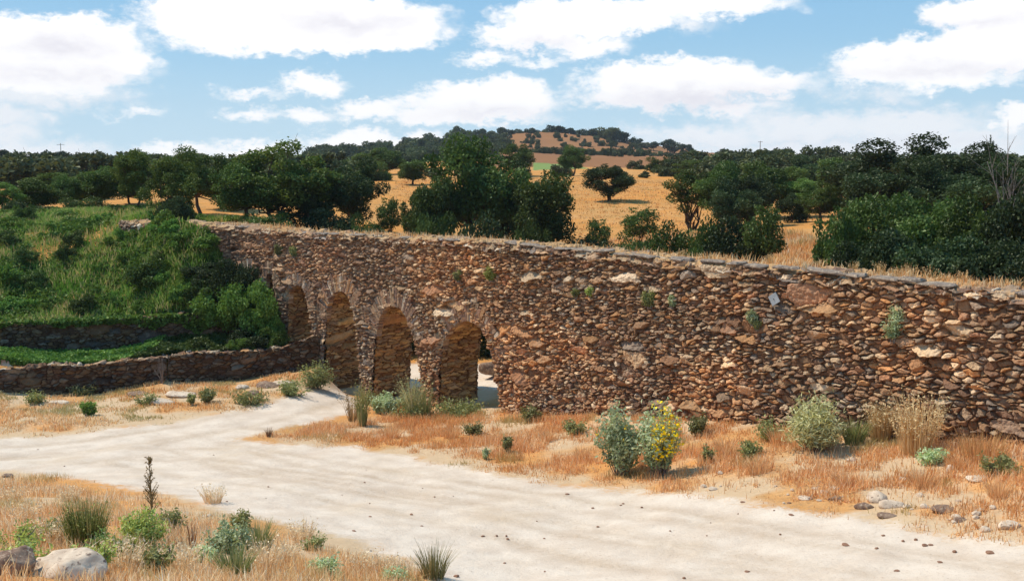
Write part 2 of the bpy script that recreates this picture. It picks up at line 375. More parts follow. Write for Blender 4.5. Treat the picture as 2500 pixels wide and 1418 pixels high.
# ------------------------------------------------------------------ ground
def px_poly(P, d0=6, d1=70): return [hit(u, v, d0, d1)[:2] for u, v in P]
road_px = [(-500,1090),(0,1072),(400,1036),(600,1002),(690,974),(780,954),(840,958),(885,985),(850,1016),(760,1034),(660,1052),(560,1072),(700,1088),
           (850,1092),(1000,1118),(1200,1162),(1400,1186),(1700,1212),(1900,1240),(2100,1268),(2300,1306),(2500,1338),(2900,1400),
           (2900,1500),(1500,1500),(1150,1440),(1060,1395),(860,1315),(620,1262),(430,1212),(200,1172),(0,1150),(-500,1190)]
ROAD = px_poly(road_px)
BACK = [(-5.2,39.2),(-3.0,38.4),(-.5,36.6),(2.2,35.2),(4,36),(2.5,39.5),(-2,41),(-6,42.2),(-6.4,40)]
def build_ground():
    th = np.concatenate([np.linspace(-180, -36, 60, endpoint=False), np.linspace(-36, 36, 640), np.linspace(36, 180, 61)[1:]])*math.pi/180
    r = np.concatenate([[.05, .6, 1.5, 3, 4.5], np.exp(np.linspace(math.log(6), math.log(60), 470)), np.exp(np.linspace(math.log(60), math.log(1300), 230))[1:]])
    RR, TT = np.meshgrid(r, th, indexing='ij'); X = RR*np.sin(TT); Y = RR*np.cos(TT); Z = ter(X, Y)
    m = np.zeros((X.size, 3), np.float32); m2 = np.zeros((X.size, 3), np.float32); x = X.ravel(); y = Y.ravel(); z = Z.ravel()
    sd = np.full(x.size, -9.); k = (RR.ravel() < 60) & (y > 4)
    sd[k] = np.maximum(sdpoly(x[k], y[k], ROAD), sdpoly(x[k], y[k], BACK))
    m[:, 0] = np.clip(.5+sd*.45, 0, 1)
    u, v = proj(x, y, z)
    # tyre tracks: lines parallel to the road course
    ru = [[(-200,1110),(300,1075),(640,1020),(840,965)],[(-200,1140),(300,1110),(560,1110),(900,1160),(1500,1260),(2100,1360),(2600,1440)],
          [(600,1060),(460,1090),(640,1140),(1100,1220),(1700,1320),(2300,1420)],[(350,1130),(800,1200),(1300,1300),(1800,1400)]]
    rut = np.zeros(x.size)
    for L in ru:
        W = np.array([hit(a, b_, 6, 70)[:2] for a, b_ in L]); d = np.full(x.size, 9.)
        kk = k
        xx = x[kk]+(fbm(x[kk]*.15, y[kk]*.15, 31)-.5)*.6; yy = y[kk]+(fbm(x[kk]*.15, y[kk]*.15, 35)-.5)*.6; dd = np.full(xx.size, 9.)
        for i in range(len(W)-1):
            a = W[i]; ab = W[i+1]-a; t = np.clip(((xx-a[0])*ab[0]+(yy-a[1])*ab[1])/(ab@ab), 0, 1)
            dd = np.minimum(dd, np.hypot(xx-a[0]-t*ab[0], yy-a[1]-t*ab[1]))
        rut[kk] = np.maximum(rut[kk], np.exp(-((dd-.75)/.22)**2)*.95*fbm(xx*.7, yy*.7, 39))
    m2[:, 1] = rut
    z2 = z-rut*.015*(sd > 0); Z = z2.reshape(Z.shape)
    gard = sm(np.interp(y, _y, _x)+.5-x, 0, 1)*sm(y-yline(x, W2), 0, .3)*(1-sm(y, 52, 70))
    patch = fbm(x*.35, y*.35, 77); m[:, 1] = gard*np.clip(.10+.75*patch+.9*sm(x, -15, -13.2)*(1-sm(y, 42.5, 43.5)), 0, 1)
    m[:, 1] = np.maximum(m[:, 1], ((u < 900) & (y > 58) & (v > 400))*.38*sm(y, 58, 75))
    m[:, 1] = np.maximum(m[:, 1], ((y > 220) & (v < 430) & (u < 1235))*.75)
    far = (y > 150)&(y < 400)
    m[:, 2] = (far & inpoly(u, v, [(1180,408),(1180,372),(1440,372),(1700,384),(1640,412),(1400,408)]))*1.
    m[:, 2] = np.maximum(m[:, 2], sm(y, 300, 400)*(u > 1150)*.9)
    m2[:, 0] = (far | (y > 120)) & (inpoly(u, v, [(975,388),(1040,388),(1040,412),(975,412)]) | inpoly(u, v, [(1300,398),(1390,402),(1440,412),(1300,416)]) | inpoly(u, v, [(1630,388),(1760,396),(1950,406),(1950,414),(1800,408),(1640,398)]))
    fr = sm(v, 880, 960)*(y < 60); m2[:, 2] = fr*(.15+.95*sm(fbm(x*.7, y*.7, 88), .35, .62))
    V = np.stack([x, y, Z.ravel()], -1)
    me = mesh('ground', V, gridfaces(len(r), len(th))[:, ::-1], M['ground'], {'mask': m, 'mask2': m2}, True)
    tag(put('ground', me), kind='structure')
build_ground()

# ------------------------------------------------------------------ rubble masonry
PAL = np.array([(.36,.21,.12),(.42,.26,.15),(.28,.155,.09),(.48,.33,.20),(.33,.22,.155),(.55,.42,.29),(.24,.14,.095),(.40,.28,.19),(.47,.25,.11),(.62,.50,.37),(.27,.215,.18),(.37,.20,.12),(.40,.25,.15),(.33,.19,.11),(.44,.29,.17)])
def rubble(s, z, k, w, h, big=.13, depth=.085, joint=.022, pal=PAL, gap=(.13,.065,.038)):
    """stone relief: returns height (m) and colour for wall coordinates"""
    wx = (fbm(s*1.1, z*1.1, k+3)-.5); wz = (fbm(s*.9+9, z*1.6, k+5)-.5); f1 = (fbm(s*9, z*9, k+50, 3)-.5); f2 = (fbm(s*9+40, z*9, k+60, 3)-.5)
    qx = s/w+wx*1.2+f1*.55; qz = z/h+wz*2.6+f2*.75
    i, j, e, dx, dz = vor(qx, qz, k, .85, 1.); e = e*np.minimum(w, h)*1.15
    I, J, E, DX, DZ = vor(qx/2.6+.37, qz/2.3+.71, k+20, .5); E = E*np.minimum(w, h)*2.5
    ok = (hsh(I, J, k+30) < big) & (E > joint*.8)
    idx = np.where(ok, I*7.+1000, i); jdx = np.where(ok, J*5.-2000, j); ee = np.where(ok, E, e); ddx = np.where(ok, DX*2.2, dx); ddz = np.where(ok, DZ*2.2, dz)
    I2, J2, E2, DX2, DZ2 = vor(qx/4.3+.11, qz/3.4+.53, k+70, .5); E2 = E2*np.minimum(w, h)*3.6; o2 = (hsh(I2, J2, k+71) < big*.45) & (E2 > joint*.8)
    ok = ok | o2; idx = np.where(o2, I2*11.+5000, idx); jdx = np.where(o2, J2*3.+3000, jdx); ee = np.where(o2, E2, ee); ddx = np.where(o2, DX2*3, ddx); ddz = np.where(o2, DZ2*3, ddz)
    r1 = hsh(idx, jdx, k+31); r2 = hsh(idx, jdx, k+32); r3 = hsh(idx, jdx, k+33); r4 = hsh(idx, jdx, k+34); r5 = hsh(idx, jdx, k+35)
    sc = np.where(ok, 1.5, 1)
    hh = sm(ee, joint*.25, joint*(.75+r2*.9)*sc)*depth*(.35+.95*r1)*np.where(ok, 1.15, 1)
    body = sm(ee, 0, joint)
    hh = hh+body*((r3-.5)*ddx*.11+(r4-.70)*ddz*.13)+body*(fbm(s*12, z*12, k+40, 4)-.5)*.075
    fa = (r2-.5)*ddx*2.2+(r1-.5)*ddz*2.2; hh = hh-body*np.maximum(fa-.12, 0)*.10
    missing = (r5 < .09)&(~ok); hh = np.where(missing, hh*.15, hh)
    c = pal[(hsh(idx, jdx, k+36)*len(pal)).astype(int) % len(pal)]*(.72+.6*r4)[..., None]
    c = c*(1+(fbm(s*6, z*6, k+44, 3)-.5)[..., None]*.5)
    t = sm(ee, joint*.2, joint*.8)[..., None]*np.where(missing, .3, 1)[..., None]
    return hh, c*t+np.array(gap)*(1-t)
arch_px = [
 [(1079,1060),(1079,987),(1081,894),(1088,832),(1101,806),(1120,788),(1143,780),(1164,787),(1181,802),(1195,825),(1206,863),(1215,908),(1223,950),(1230,990),(1240,1060)],
 [(915,1050),(916,976),(919,894),(923,823),(931,773),(943,752),(961,745),(981,750),(995,770),(1009,801),(1020,843),(1029,894),(1036,950),(1040,978),(1050,1050)],
 [(802,1010),(802,945),(800,837),(802,753),(809,727),(823,711),(838,708),(851,716),(861,738),(869,765),(876,798),(881,866),(888,922),(892,973),(896,1030)],
 [(706,960),(706,815),(707,753),(711,710),(720,697),(731,694),(742,699),(752,719),(759,767),(767,815),(778,888),(784,950)],
 [(650,900),(650,760),(651,700),(655,672),(662,664),(669,671),(675,710),(682,753),(692,820),(700,900)],
 [(606,860),(606,720),(607,668),(611,655),(616,660),(621,690),(630,760),(640,860)]]
ARCH = [np.array([px2wall(u, v) for u, v in A]) for A in arch_px]
ARCH.reverse(); 
def build_aqueduct():
    A = thing('aqueduct', 'long brown rubble stone aqueduct with a row of tall arches, running across the valley', 'aqueduct', (0, 0, 0))
    # front face
    ns = []; s = .02
    while s < LEN-.02:
        ns.append(s); y = float(np.interp(s, _s, _y)); s += .0135*max(1, y/21)
    s = np.array(ns); nz = 250; t = np.linspace(0, 1, nz)
    x, y, tx, ty, nx, ny = path(s)
    zb = ter(x, y)-.35; zt = ztop(s)+(fbm(s*2.5, s*0+3, 4)-.5)*.20+(fbm(s*9, s*0+3, 14)-.5)*.10
    SS = np.repeat(s[:, None], nz, 1); ZZ = zb[:, None]+(zt-zb)[:, None]*t[None]
    fr = 1-sm(SS, 3, 30); w = .185+.10*fr; h = .105+.035*fr*(1-sm(ZZ, 2, 4.5))
    w0 = .20; 
    # warp so that stones grow towards the near, lower end
    sw = np.cumsum(np.gradient(s)/(np.interp(s, [0, 10, 22, 45], [.24, .205, .165, .15])))*w0
    SW = np.repeat(sw[:, None], nz, 1); zh = .10; ZW = ZZ*np.interp(s, [0, 10, 22, 45], [.85, .98, 1.2, 1.25])[:, None]*(1+.10*sm(ZZ, 1, 4.5))
    H, C = rubble(SW, ZW, 101, w0, zh, .15, .10)
    lean = (ztop(s)[:, None]-ZZ)*.03                           # slight batter
    H = H+lean-.04+(fbm(SS*.7, ZZ*.7, 8)-.5)*.10
    # weathering: lighter ochre patches, dark streaks below the top at the far end
    o = sm(fbm(SS*.35, ZZ*.5, 66), .52, .70)[..., None]; C = C*(1-.35*o)+C*o*np.array([1.25, .95, .6])*.6
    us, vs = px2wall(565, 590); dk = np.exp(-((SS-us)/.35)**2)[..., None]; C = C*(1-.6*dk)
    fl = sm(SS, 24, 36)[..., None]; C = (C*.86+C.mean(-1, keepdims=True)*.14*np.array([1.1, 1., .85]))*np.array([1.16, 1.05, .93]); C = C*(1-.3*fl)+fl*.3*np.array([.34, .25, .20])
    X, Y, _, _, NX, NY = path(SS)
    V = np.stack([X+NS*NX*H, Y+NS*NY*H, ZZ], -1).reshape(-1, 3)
    scn = (s[1:]+s[:-1])/2; keep = np.ones((len(s)-1, nz-1), bool)
    cs = (SS[1:, 1:]+SS[:-1, :-1])/2; cz = (ZZ[1:, 1:]+ZZ[:-1, :-1])/2
    for P in ARCH: keep &= ~inpoly(cs, cz, P)
    F = gridfaces(len(s), nz, keep)
    # back face, ends: coarse
    sb = np.arange(.02, LEN, .09); nb = 70; SB = np.repeat(sb[:, None], nb, 1); xb, yb, _, _, nxb, nyb = path(sb)
    zbb = ter(xb, yb)-.6; ZB = zbb[:, None]+(ztop(sb)-zbb)[:, None]*np.linspace(0, 1, nb)[None]
    HB, CB = rubble(SB, ZB, 301, .3, .16, .1); XB, YB, _, _, NXB, NYB = path(SB); OB = -THICK-HB*.6+.03
    VB = np.stack([XB+NS*NXB*OB, YB+NS*NYB*OB, ZB], -1).reshape(-1, 3)
    kb = np.ones((len(sb)-1, nb-1), bool); c2 = (SB[1:, 1:]+SB[:-1, :-1])/2; z2 = (ZB[1:, 1:]+ZB[:-1, :-1])/2
    for P in ARCH: kb &= ~inpoly(c2, z2, P)
    FB = gridfaces(len(sb), nb, kb)[:, ::-1]+len(V)
    # top surface: broken earth and stones between the two faces
    st = np.arange(.02, LEN, .03); nt = 40; off = np.linspace(.10, -THICK-.02, nt); ST = np.repeat(st[:, None], nt, 1); OF = np.repeat(off[None], len(st), 0)
    HT, CT = rubble(ST*1.1, OF*.8, 501, .26, .17, .3, .06); edge = np.maximum(sm(OF, -.12, .10), sm(-OF, THICK-.12, THICK+.02))
    ZT = ztop(ST)+(fbm(ST*1.5, OF*1.5, 3)-.4)*.10+HT*.8-.05*edge*1-.02; earth = sm(fbm(ST*.9, OF*2, 12), .40, .55)[..., None]*(1-edge[..., None])
    CT = CT*1.15*(1-earth)+earth*np.array([.60, .36, .17]); ZT = ZT-edge*.10
    XT, YT, _, _, NXT, NYT = path(ST); VT = np.stack([XT+NS*NXT*OF, YT+NS*NYT*OF, ZT], -1).reshape(-1, 3)
    FT = gridfaces(len(st), nt)+len(V)+len(VB)
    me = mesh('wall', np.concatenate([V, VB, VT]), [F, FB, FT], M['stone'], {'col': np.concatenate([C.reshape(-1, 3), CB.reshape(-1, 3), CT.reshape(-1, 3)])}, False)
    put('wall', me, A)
    # passage lining and voussoirs of each arch
    lp = np.array([(.60,.36,.15),(.54,.30,.12),(.66,.42,.18),(.44,.23,.10),(.52,.31,.16),(.62,.40,.20)])
    for ai, P in enumerate(ARCH):
        d = np.concatenate([[0], np.cumsum(np.hypot(*np.diff(P, axis=0).T))]); L = d[-1]; q = np.arange(0, L, .022)
        ps = np.interp(q, d, P[:, 0]); pz = np.interp(q, d, P[:, 1])
        ker = np.ones(9)/9
        ps2 = np.convolve(np.pad(ps, 4, 'edge'), ker, 'valid'); pz2 = np.convolve(np.pad(pz, 4, 'edge'), ker, 'valid')
        gs = np.gradient(ps2); gz = np.gradient(pz2); gl = np.hypot(gs, gz); n_s, n_z = gz/gl, -gs/gl
        cen = P.mean(0); sgn = np.where((cen[0]-ps2)*n_s+(cen[1]-pz2)*n_z > 0, 1., -1.); sg = np.sign(sgn.sum()); n_s *= sg; n_z *= sg
        ww = np.arange(-.05, THICK+.06, .035); WW, QQ = np.meshgrid(ww, q, indexing='xy')
        Hh, Cc = rubble(WW+ai*7.3, QQ, 601+ai*50, .34, .085, .1, .055, .016, lp, (.12,.05,.02))
        D = Hh-.035-.02; SQ = ps2[:, None]+n_s[:, None]*D; ZQ = pz2[:, None]+n_z[:, None]*D
        Xq, Yq, _, _, Nx, Ny = path(SQ); Vq = np.stack([Xq-NS*Nx*WW, Yq-NS*Ny*WW, ZQ], -1).reshape(-1, 3)
        put('arch_lining', mesh('arch_lining', Vq, gridfaces(len(q), len(ww)), M['stone'], {'col': Cc.reshape(-1, 3)}, True), A)
        # voussoirs over the upper half
        zc = P[:, 1].max(); k = np.where(pz2 > zc-(1.15 if ai > 2 else .8))[0]; a0, a1 = q[k[0]], q[k[-1]]
        c0 = np.array([ps2[k].mean(), pz2[k].min()+.25]); VV = []; FF = []; CC = []; a = a0
        while a < a1:
            wd = random.uniform(.07, .12); ln = random.uniform(.45, .72)*(1 if ai > 2 else .8); m = a+wd/2
            sx = np.interp(m, q, ps2); sz = np.interp(m, q, pz2); vs_ = np.array([sx-c0[0], (sz-c0[1])]); vs_ = vs_/np.linalg.norm(vs_)
            vs_ = vs_*.75+np.array([0, .25]); vs_ /= np.linalg.norm(vs_); tn = np.array([-vs_[1], vs_[0]]); b0 = len(VV)
            o1 = random.uniform(.075, .115); col = PAL[random.randrange(len(PAL))]*random.uniform(.9, 1.3)*np.array([1, .95, .92])+.03
            g = wd*.42
            for dep in (o1, -.12):
                for aa, bb in ((-g, -.02), (g, -.02), (g*1.25, ln*.5), (g*1.35, ln), (-g*1.35, ln*random.uniform(.92, 1.0)), (-g*1.25, ln*.5)):
                    jj = random.uniform(-.006, .006)
                    pp = np.array([sx, sz])+tn*(aa+jj)+vs_*bb; w3 = wp(np.array(pp[0]), pp[1], dep+random.uniform(-.012, .012)); VV.append(w3); CC.append(col)
            FF += [[b0, b0+1, b0+2, b0+5], [b0+5, b0+2, b0+3, b0+4]]
            for i in range(6): j = (i+1) % 6; FF.append([b0+i, b0+6+i, b0+6+j, b0+j])
            a += wd
        put('voussoir_ring', mesh('voussoir_ring', np.array(VV), np.array(FF), M['stone'], {'col': np.array(CC)}), A)
    # flat capping stones along the top
    s = px2wall(2700, 740)[0]; n = 0
    while n < 96 and s < LEN-8:
        y = float(np.interp(s, _s, _y)); near = max(0, 1-(y-18)/16)
        ln = random.uniform(.35, .75)+near*random.uniform(0, .55); wd = random.uniform(.35, .6); thk = random.uniform(.035, .06)+near*random.uniform(.01, .05)
        if random.random() < (.72 if s < 18 else .45):
            k = 11; an = np.sort(np.linspace(0, 2*math.pi, k, endpoint=False)+np.array([random.uniform(-.2, .2) for _ in range(k)])); rr = np.array([random.uniform(.62, 1.12) for _ in range(k)])
            lx = np.sign(np.cos(an))*np.abs(np.cos(an))**.6*rr*ln*.55; ly = np.sign(np.sin(an))*np.abs(np.sin(an))**.6*rr*wd*.5
            z0 = float(ztop(s+ln/2))+.0+random.uniform(0, .05); tilt = random.uniform(-.06, .06); of = random.uniform(-.22, -.06)-wd*.3+.15
            VV = []
            for lz, sc in ((-.0, .90), (thk*.5, 1.), (thk, .86)):
                for a_, b_ in zip(lx*sc, ly*sc):
                    p3 = wp(np.array(s+ln/2+a_), z0+lz+a_*tilt+b_*-.04+random.uniform(-.014, .014), of+b_); VV.append(p3)
            VV.append(wp(np.array(s+ln/2), z0+thk*1.02, of)); FF = [[r*k+i, r*k+(i+1) % k, (r+1)*k+(i+1) % k, (r+1)*k+i] for r in (0, 1) for i in range(k)]
            TT = [[2*k+i, 2*k+(i+1) % k, 3*k] for i in range(k)]+[[0, i+1, i] for i in range(1, k-1)]
            put('capping_stone', mesh('capping_stone', np.array(VV), [np.array(FF), np.array(TT)], M['slab']), A); n += 1
        s += ln*random.uniform(.85, 1.25)
    # pale stone sticking out of a pier
    s0, z0 = px2wall(899, 797); p = wp(np.array(s0), z0, .12)
    put('projecting_stone', rock_mesh(5, (.16, .14, .05), M['granite']), A, p)
    return A

def ico(sub=3):
    import bmesh
    bm = bmesh.new(); bmesh.ops.create_icosphere(bm, subdivisions=sub, radius=1)
    V = np.array([v.co[:] for v in bm.verts]); F = np.array([[v.index for v in f.verts] for f in bm.faces]); bm.free(); return V, F
_ico = {k: ico(k) for k in (2, 3, 4)}
def rock_mesh(seed, size, m, sub=3, rough=.22):
    V, F = _ico[sub]; g = np.random.default_rng(seed); V = V.copy()
    for _ in range(9):
        n = g.normal(size=3); n /= np.linalg.norm(n); d = g.uniform(.55, .9); q = V@n; V = V-np.outer(np.maximum(q-d, 0), n)*.85
    f = fbm(V[:, 0]*2+seed, V[:, 1]*2+V[:, 2]*1.7, seed)-.5+(fbm(V[:, 0]*6+seed, V[:, 1]*6+V[:, 2]*5, seed+9)-.5)*.4
    V = V*(1+rough*2*f)[:, None]*np.array(size)
    return mesh('rock', V, F, m, None, sub > 2)
A_ = build_aqueduct()

# ------------------------------------------------------------------ garden walls (dry stone)
def garden_wall(W, hfun, label, x0, x1, thick=.5, k=900):
    A = thing('garden_wall', label, 'wall', (0, 0, 0))
    xs = np.arange(x0, x1, .025); ys = yline(xs, W); L = np.concatenate([[0], np.cumsum(np.hypot(np.diff(xs), np.diff(ys)))]); nz = 60
    g = ter(xs, ys-.45)-.2; top = hfun(xs)+(fbm(L*2.2, L*0, k)-.5)*.16+(fbm(L*.5, L*0+4, k)-.5)*.14
    prof = [(0, -1)]
    SSg = np.repeat(L[:, None], nz, 1); Tt = np.linspace(0, 1, nz); ZZ = g[:, None]+(top-g)[:, None]*Tt
    H, C = rubble(SSg, ZZ, k, .22, .10, .12, .07, .02)
    X = np.repeat(xs[:, None], nz, 1); Y = np.repeat((ys-.25)[:, None], nz, 1)-H
    no = 14; of = np.linspace(0, 1, no); Ht, Ct = rubble(np.repeat(L[:, None], no, 1), np.repeat((of*thick)[None], len(L), 0), k+7, .24, .16, .2, .07)
    Xt = np.repeat(xs[:, None], no, 1); Yt = (ys-.25-.05)[:, None]+of*(thick+.1); Zt = top[:, None]+Ht-.05-(of**2)*.02
    Yb = np.repeat((ys-.25+thick)[:, None], 6, 1); Xb = np.repeat(xs[:, None], 6, 1); Zb = top[:, None]-np.linspace(0, 1.4, 6)
    me_ = [np.stack([X, Y, ZZ], -1).reshape(-1, 3), np.stack([Xt, Yt, Zt], -1).reshape(-1, 3), np.stack([Xb, Yb, Zb], -1).reshape(-1, 3)]
    F = [gridfaces(len(xs), nz), gridfaces(len(xs), no)+len(me_[0]), gridfaces(len(xs), 6)+len(me_[0])+len(me_[1])]
    cc = np.concatenate([C.reshape(-1, 3)*.40, Ct.reshape(-1, 3)*.9, np.full((len(me_[2]), 3), .1)])  # front face darkened well below the top: its shade is painted into the colour
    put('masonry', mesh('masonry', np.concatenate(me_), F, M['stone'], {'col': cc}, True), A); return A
def zpx(u, v, y): dx, dy, dz = dirpx(u, v); return EYE+dz/dy*y
def htop(pts, W):
    P = []
    for u, v in pts:
        dx, dy, dz = dirpx(u, v); d = 38.
        for _ in range(8): d = float(yline(dx/dy*d, W))
        P.append((dx/dy*d, EYE+dz/dy*d))
    P = np.array(P); return lambda x: np.interp(x, P[:, 0], P[:, 1])
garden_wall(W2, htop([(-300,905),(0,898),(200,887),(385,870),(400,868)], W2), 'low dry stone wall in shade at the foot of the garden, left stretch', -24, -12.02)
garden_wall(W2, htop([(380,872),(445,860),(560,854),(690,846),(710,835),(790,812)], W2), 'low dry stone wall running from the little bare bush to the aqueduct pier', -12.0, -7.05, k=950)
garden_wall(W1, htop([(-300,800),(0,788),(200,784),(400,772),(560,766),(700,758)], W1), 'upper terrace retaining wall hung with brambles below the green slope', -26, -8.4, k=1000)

# ------------------------------------------------------------------ foliage
def tubes(segs, sides=6):
    """segs: list of (p0,p1,r0,r1)"""
    V = []; F = []
    for p0, p1, r0, r1 in segs:
        p0 = np.array(p0, float); p1 = np.array(p1, float); d = p1-p0; L = np.linalg.norm(d)+1e-9; d /= L
        a = np.cross(d, (0, 0, 1.)) if abs(d[2]) < .9 else np.cross(d, (1., 0, 0)); a /= np.linalg.norm(a); b = np.cross(d, a); o = len(V)
        for p, r in ((p0, r0), (p1+d*r1*.4, r1)):
            for i in range(sides):
                t = 2*math.pi*i/sides; V.append(p+r*(a*math.cos(t)+b*math.sin(t)))
        for i in range(sides): j = (i+1) % sides; F.append([o+i, o+j, o+sides+j, o+sides+i])
    return np.array(V), np.array(F)
def leaves(P, size, g, flat=.3, var=None, elong=1.5):
    n = len(P); nrm = g.normal(size=(n, 3)); nrm[:, 2] = np.abs(nrm[:, 2])+flat; nrm /= np.linalg.norm(nrm, axis=1)[:, None]
    a = g.normal(size=(n, 3)); a -= nrm*(a*nrm).sum(1)[:, None]; a /= np.linalg.norm(a, axis=1)[:, None]; b = np.cross(nrm, a)
    s = (size*g.uniform(.6, 1.35, n))[:, None]
    V = np.stack([P-a*s*elong*.5, P+b*s*.5+nrm*s*.1, P+a*s*elong*.5, P-b*s*.5+nrm*s*.1], 1).reshape(-1, 3)
    F = np.arange(n*4).reshape(-1, 4); v = g.uniform(0, 1, n) if var is None else var
    return V, F, np.repeat(v, 4)[:, None]*np.ones(3)
def crown_pts(g, n, clumps, rx, rz, zc, cr, skew=0, hollow=.45):
    """clumps inside an ellipsoid; leaves gathered on each clump's shell"""
    C = []
    while len(C) < clumps:
        p = g.normal(size=3); p /= np.linalg.norm(p); p *= g.uniform(hollow, 1)**.6
        if p[2] < -.75: continue
        p = p*(1+.18*g.normal()); C.append((p[0]*rx, p[1]*rx, zc+p[2]*rz+skew*p[0]*rz))
    C = np.array(C); r = cr*g.uniform(.55, 1.3, clumps); w = r**2; idx = g.choice(clumps, n, p=w/w.sum())
    q = g.normal(size=(n, 3)); q /= np.linalg.norm(q, axis=1)[:, None]; rad = g.uniform(.25, 1.0, n)**.45*(1+.12*g.normal(size=n))
    P = C[idx]+q*(rad*r[idx])[:, None]*np.array([1.1, 1.1, .8]); cv = g.uniform(0, 1, clumps)[idx]
    return P, C, r, np.clip(cv*.55+g.uniform(0, .45, n), 0, 1)
def limbs(g, C, H, tr, fork=.3, nmax=16, multi=1):
    segs = []; base = []
    for m in range(multi):
        a = g.uniform(0, 6.28); b0 = np.array([math.cos(a), math.sin(a), 0])*tr*(1.2 if multi > 1 else 0)
        f = np.array([g.normal()*.05*H, g.normal()*.05*H, H*fork]) if multi == 1 else b0*5+np.array([0, 0, H*fork])
        mid = (b0+f)/2+g.normal(size=3)*tr*.5; segs += [(b0-np.array([0, 0, .3]), mid, tr*1.25, tr*.95), (mid, f, tr*.95, tr*.75)]; base.append(f)
    for c in C[g.choice(len(C), min(nmax, len(C)), replace=False)]:
        f = base[g.integers(len(base))]; m = (f+c)/2+np.array([0, 0, -.05*H])+g.normal(size=3)*.04*H
        segs += [(f, m, tr*.5, tr*.3), (m, c, tr*.3, tr*.1)]
        for _ in range(2): segs.append((m+(c-m)*g.uniform(.3, .8), c+g.normal(size=3)*.08*H, tr*.14, tr*.05))
    return tubes(segs, 6)
PROTO = {}
def proto(kind, seed, leafmat, n, clumps, H, rx, rz, zc, cr, leaf, tr, fork=.3, multi=1, skew=0, hollow=.45, elong=1.5, nmax=16):
    g = np.random.default_rng(seed); P, C, r, var = crown_pts(g, n, clumps, rx, rz, zc, cr, skew, hollow)
    P[:, 2] = np.maximum(P[:, 2], .02*H+g.uniform(0, .05*H, len(P)))
    sc = 1.0; V, F, v = leaves(P, leaf, g, .3, var, elong); tv, tf = limbs(g, C, H, tr, fork, nmax, multi)
    zt = np.percentile(P[:, 2], 99.6); wd = np.percentile(np.abs(P[:, 0]), 98)
    PROTO.setdefault(kind, []).append((mesh('crown', V, F, M[leafmat], {'var': v}), mesh('trunk', tv, tf, M['bark'], None, True), zt, wd))
for i in range(3): proto('oak', 20+i, 'oak', 21000, 46, 6, 2.6, 2.0, 3.7, .82, .125, .17)
for i in range(2): proto('holm', 30+i, 'holm', 22000, 40, 5.5, 2.5, 2.1, 3.0, .80, .115, .2, .2)
for i in range(3): proto('olive', 40+i, 'olive', 17000, 44, 6, 2.3, 2.2, 3.7, .62, .11, .13, .25, 2)
proto('vase', 50, 'oak', 8000, 36, 5, 1.7, 1.5, 3.6, .5, .10, .10, .15, 5, nmax=30)
for i in range(3): proto('shrub', 60+i, 'oak', 10000, 30, 2.4, 1.5, 1.0, 1.1, .5, .085, .05, .15, 3)
for i in range(2): proto('darkshrub', 66+i, 'holm', 10000, 30, 2.4, 1.5, 1.0, 1.1, .5, .085, .05, .15, 3)
for i in range(2): proto('thin', 70+i, 'oak', 4200, 26, 3, 1.0, 1.0, 2.0, .40, .085, .04, .35, 2, nmax=22)
for i in range(3): proto('far', 80+i, 'scrub', 2600, 22, 5, 2.1, 1.7, 3.0, .8, .26, .16, .25)
for i in range(2): proto('farpine', 85+i, 'pine', 2600, 18, 7, 2.0, 1.5, 5.0, .75, .24, .15, .55)
for i in range(2): proto('farscrub', 88+i, 'scrub', 1500, 16, 2.4, 1.5, .9, 1.0, .6, .2, .06, .2)
for i in range(4): proto('bramble', 90+i, 'bramble', 3000, 26, 1.0, .8, .45, .35, .20, .075, .012, .1, 3, hollow=.1)
for i in range(2): proto('leafy', 98+i, 'bramble', 9000, 34, 2.4, 1.4, 1.0, 1.1, .42, .085, .04, .1, 3)
for i in range(2): proto('darkbramble', 95+i, 'oak', 4200, 22, 1.2, .8, .50, .45, .30, .07, .02, .1, 3)
ASP = dict(far=.95, farpine=1.25, farscrub=.7, oak=.8, holm=.75)
def tree(name, kind, u, vt, wpx, d, label, cat='tree', group=None, var=None, vb=None):
    pr = PROTO[kind]; me_c, me_t, zt, wd = pr[(var if var is not None else random.randrange(99)) % len(pr)]
    x, y, z = at(u, d)
    dx, dy, dz = dirpx(u, vt); H = max(EYE+dz/dy*d-z, .3); wv = wpx/FPX*d*.5
    z = min(z, z+H-wpx/FPX*d*ASP.get(kind, .55)); H = EYE+dirpx(u, vt)[2]/dirpx(u, vt)[1]*d-z
    if vb is not None: dx, dy, dz = dirpx(u, vb); z = EYE+dz/dy*d; H = EYE+dirpx(u, vt)[2]/dirpx(u, vt)[1]*d-z
    o = thing(name, label, cat, (x, y, z-.05), group, random.uniform(0, 6.28), (wv/wd, wv/wd, H/zt))
    put('trunk', me_t, o); put('crown', me_c, o); return o
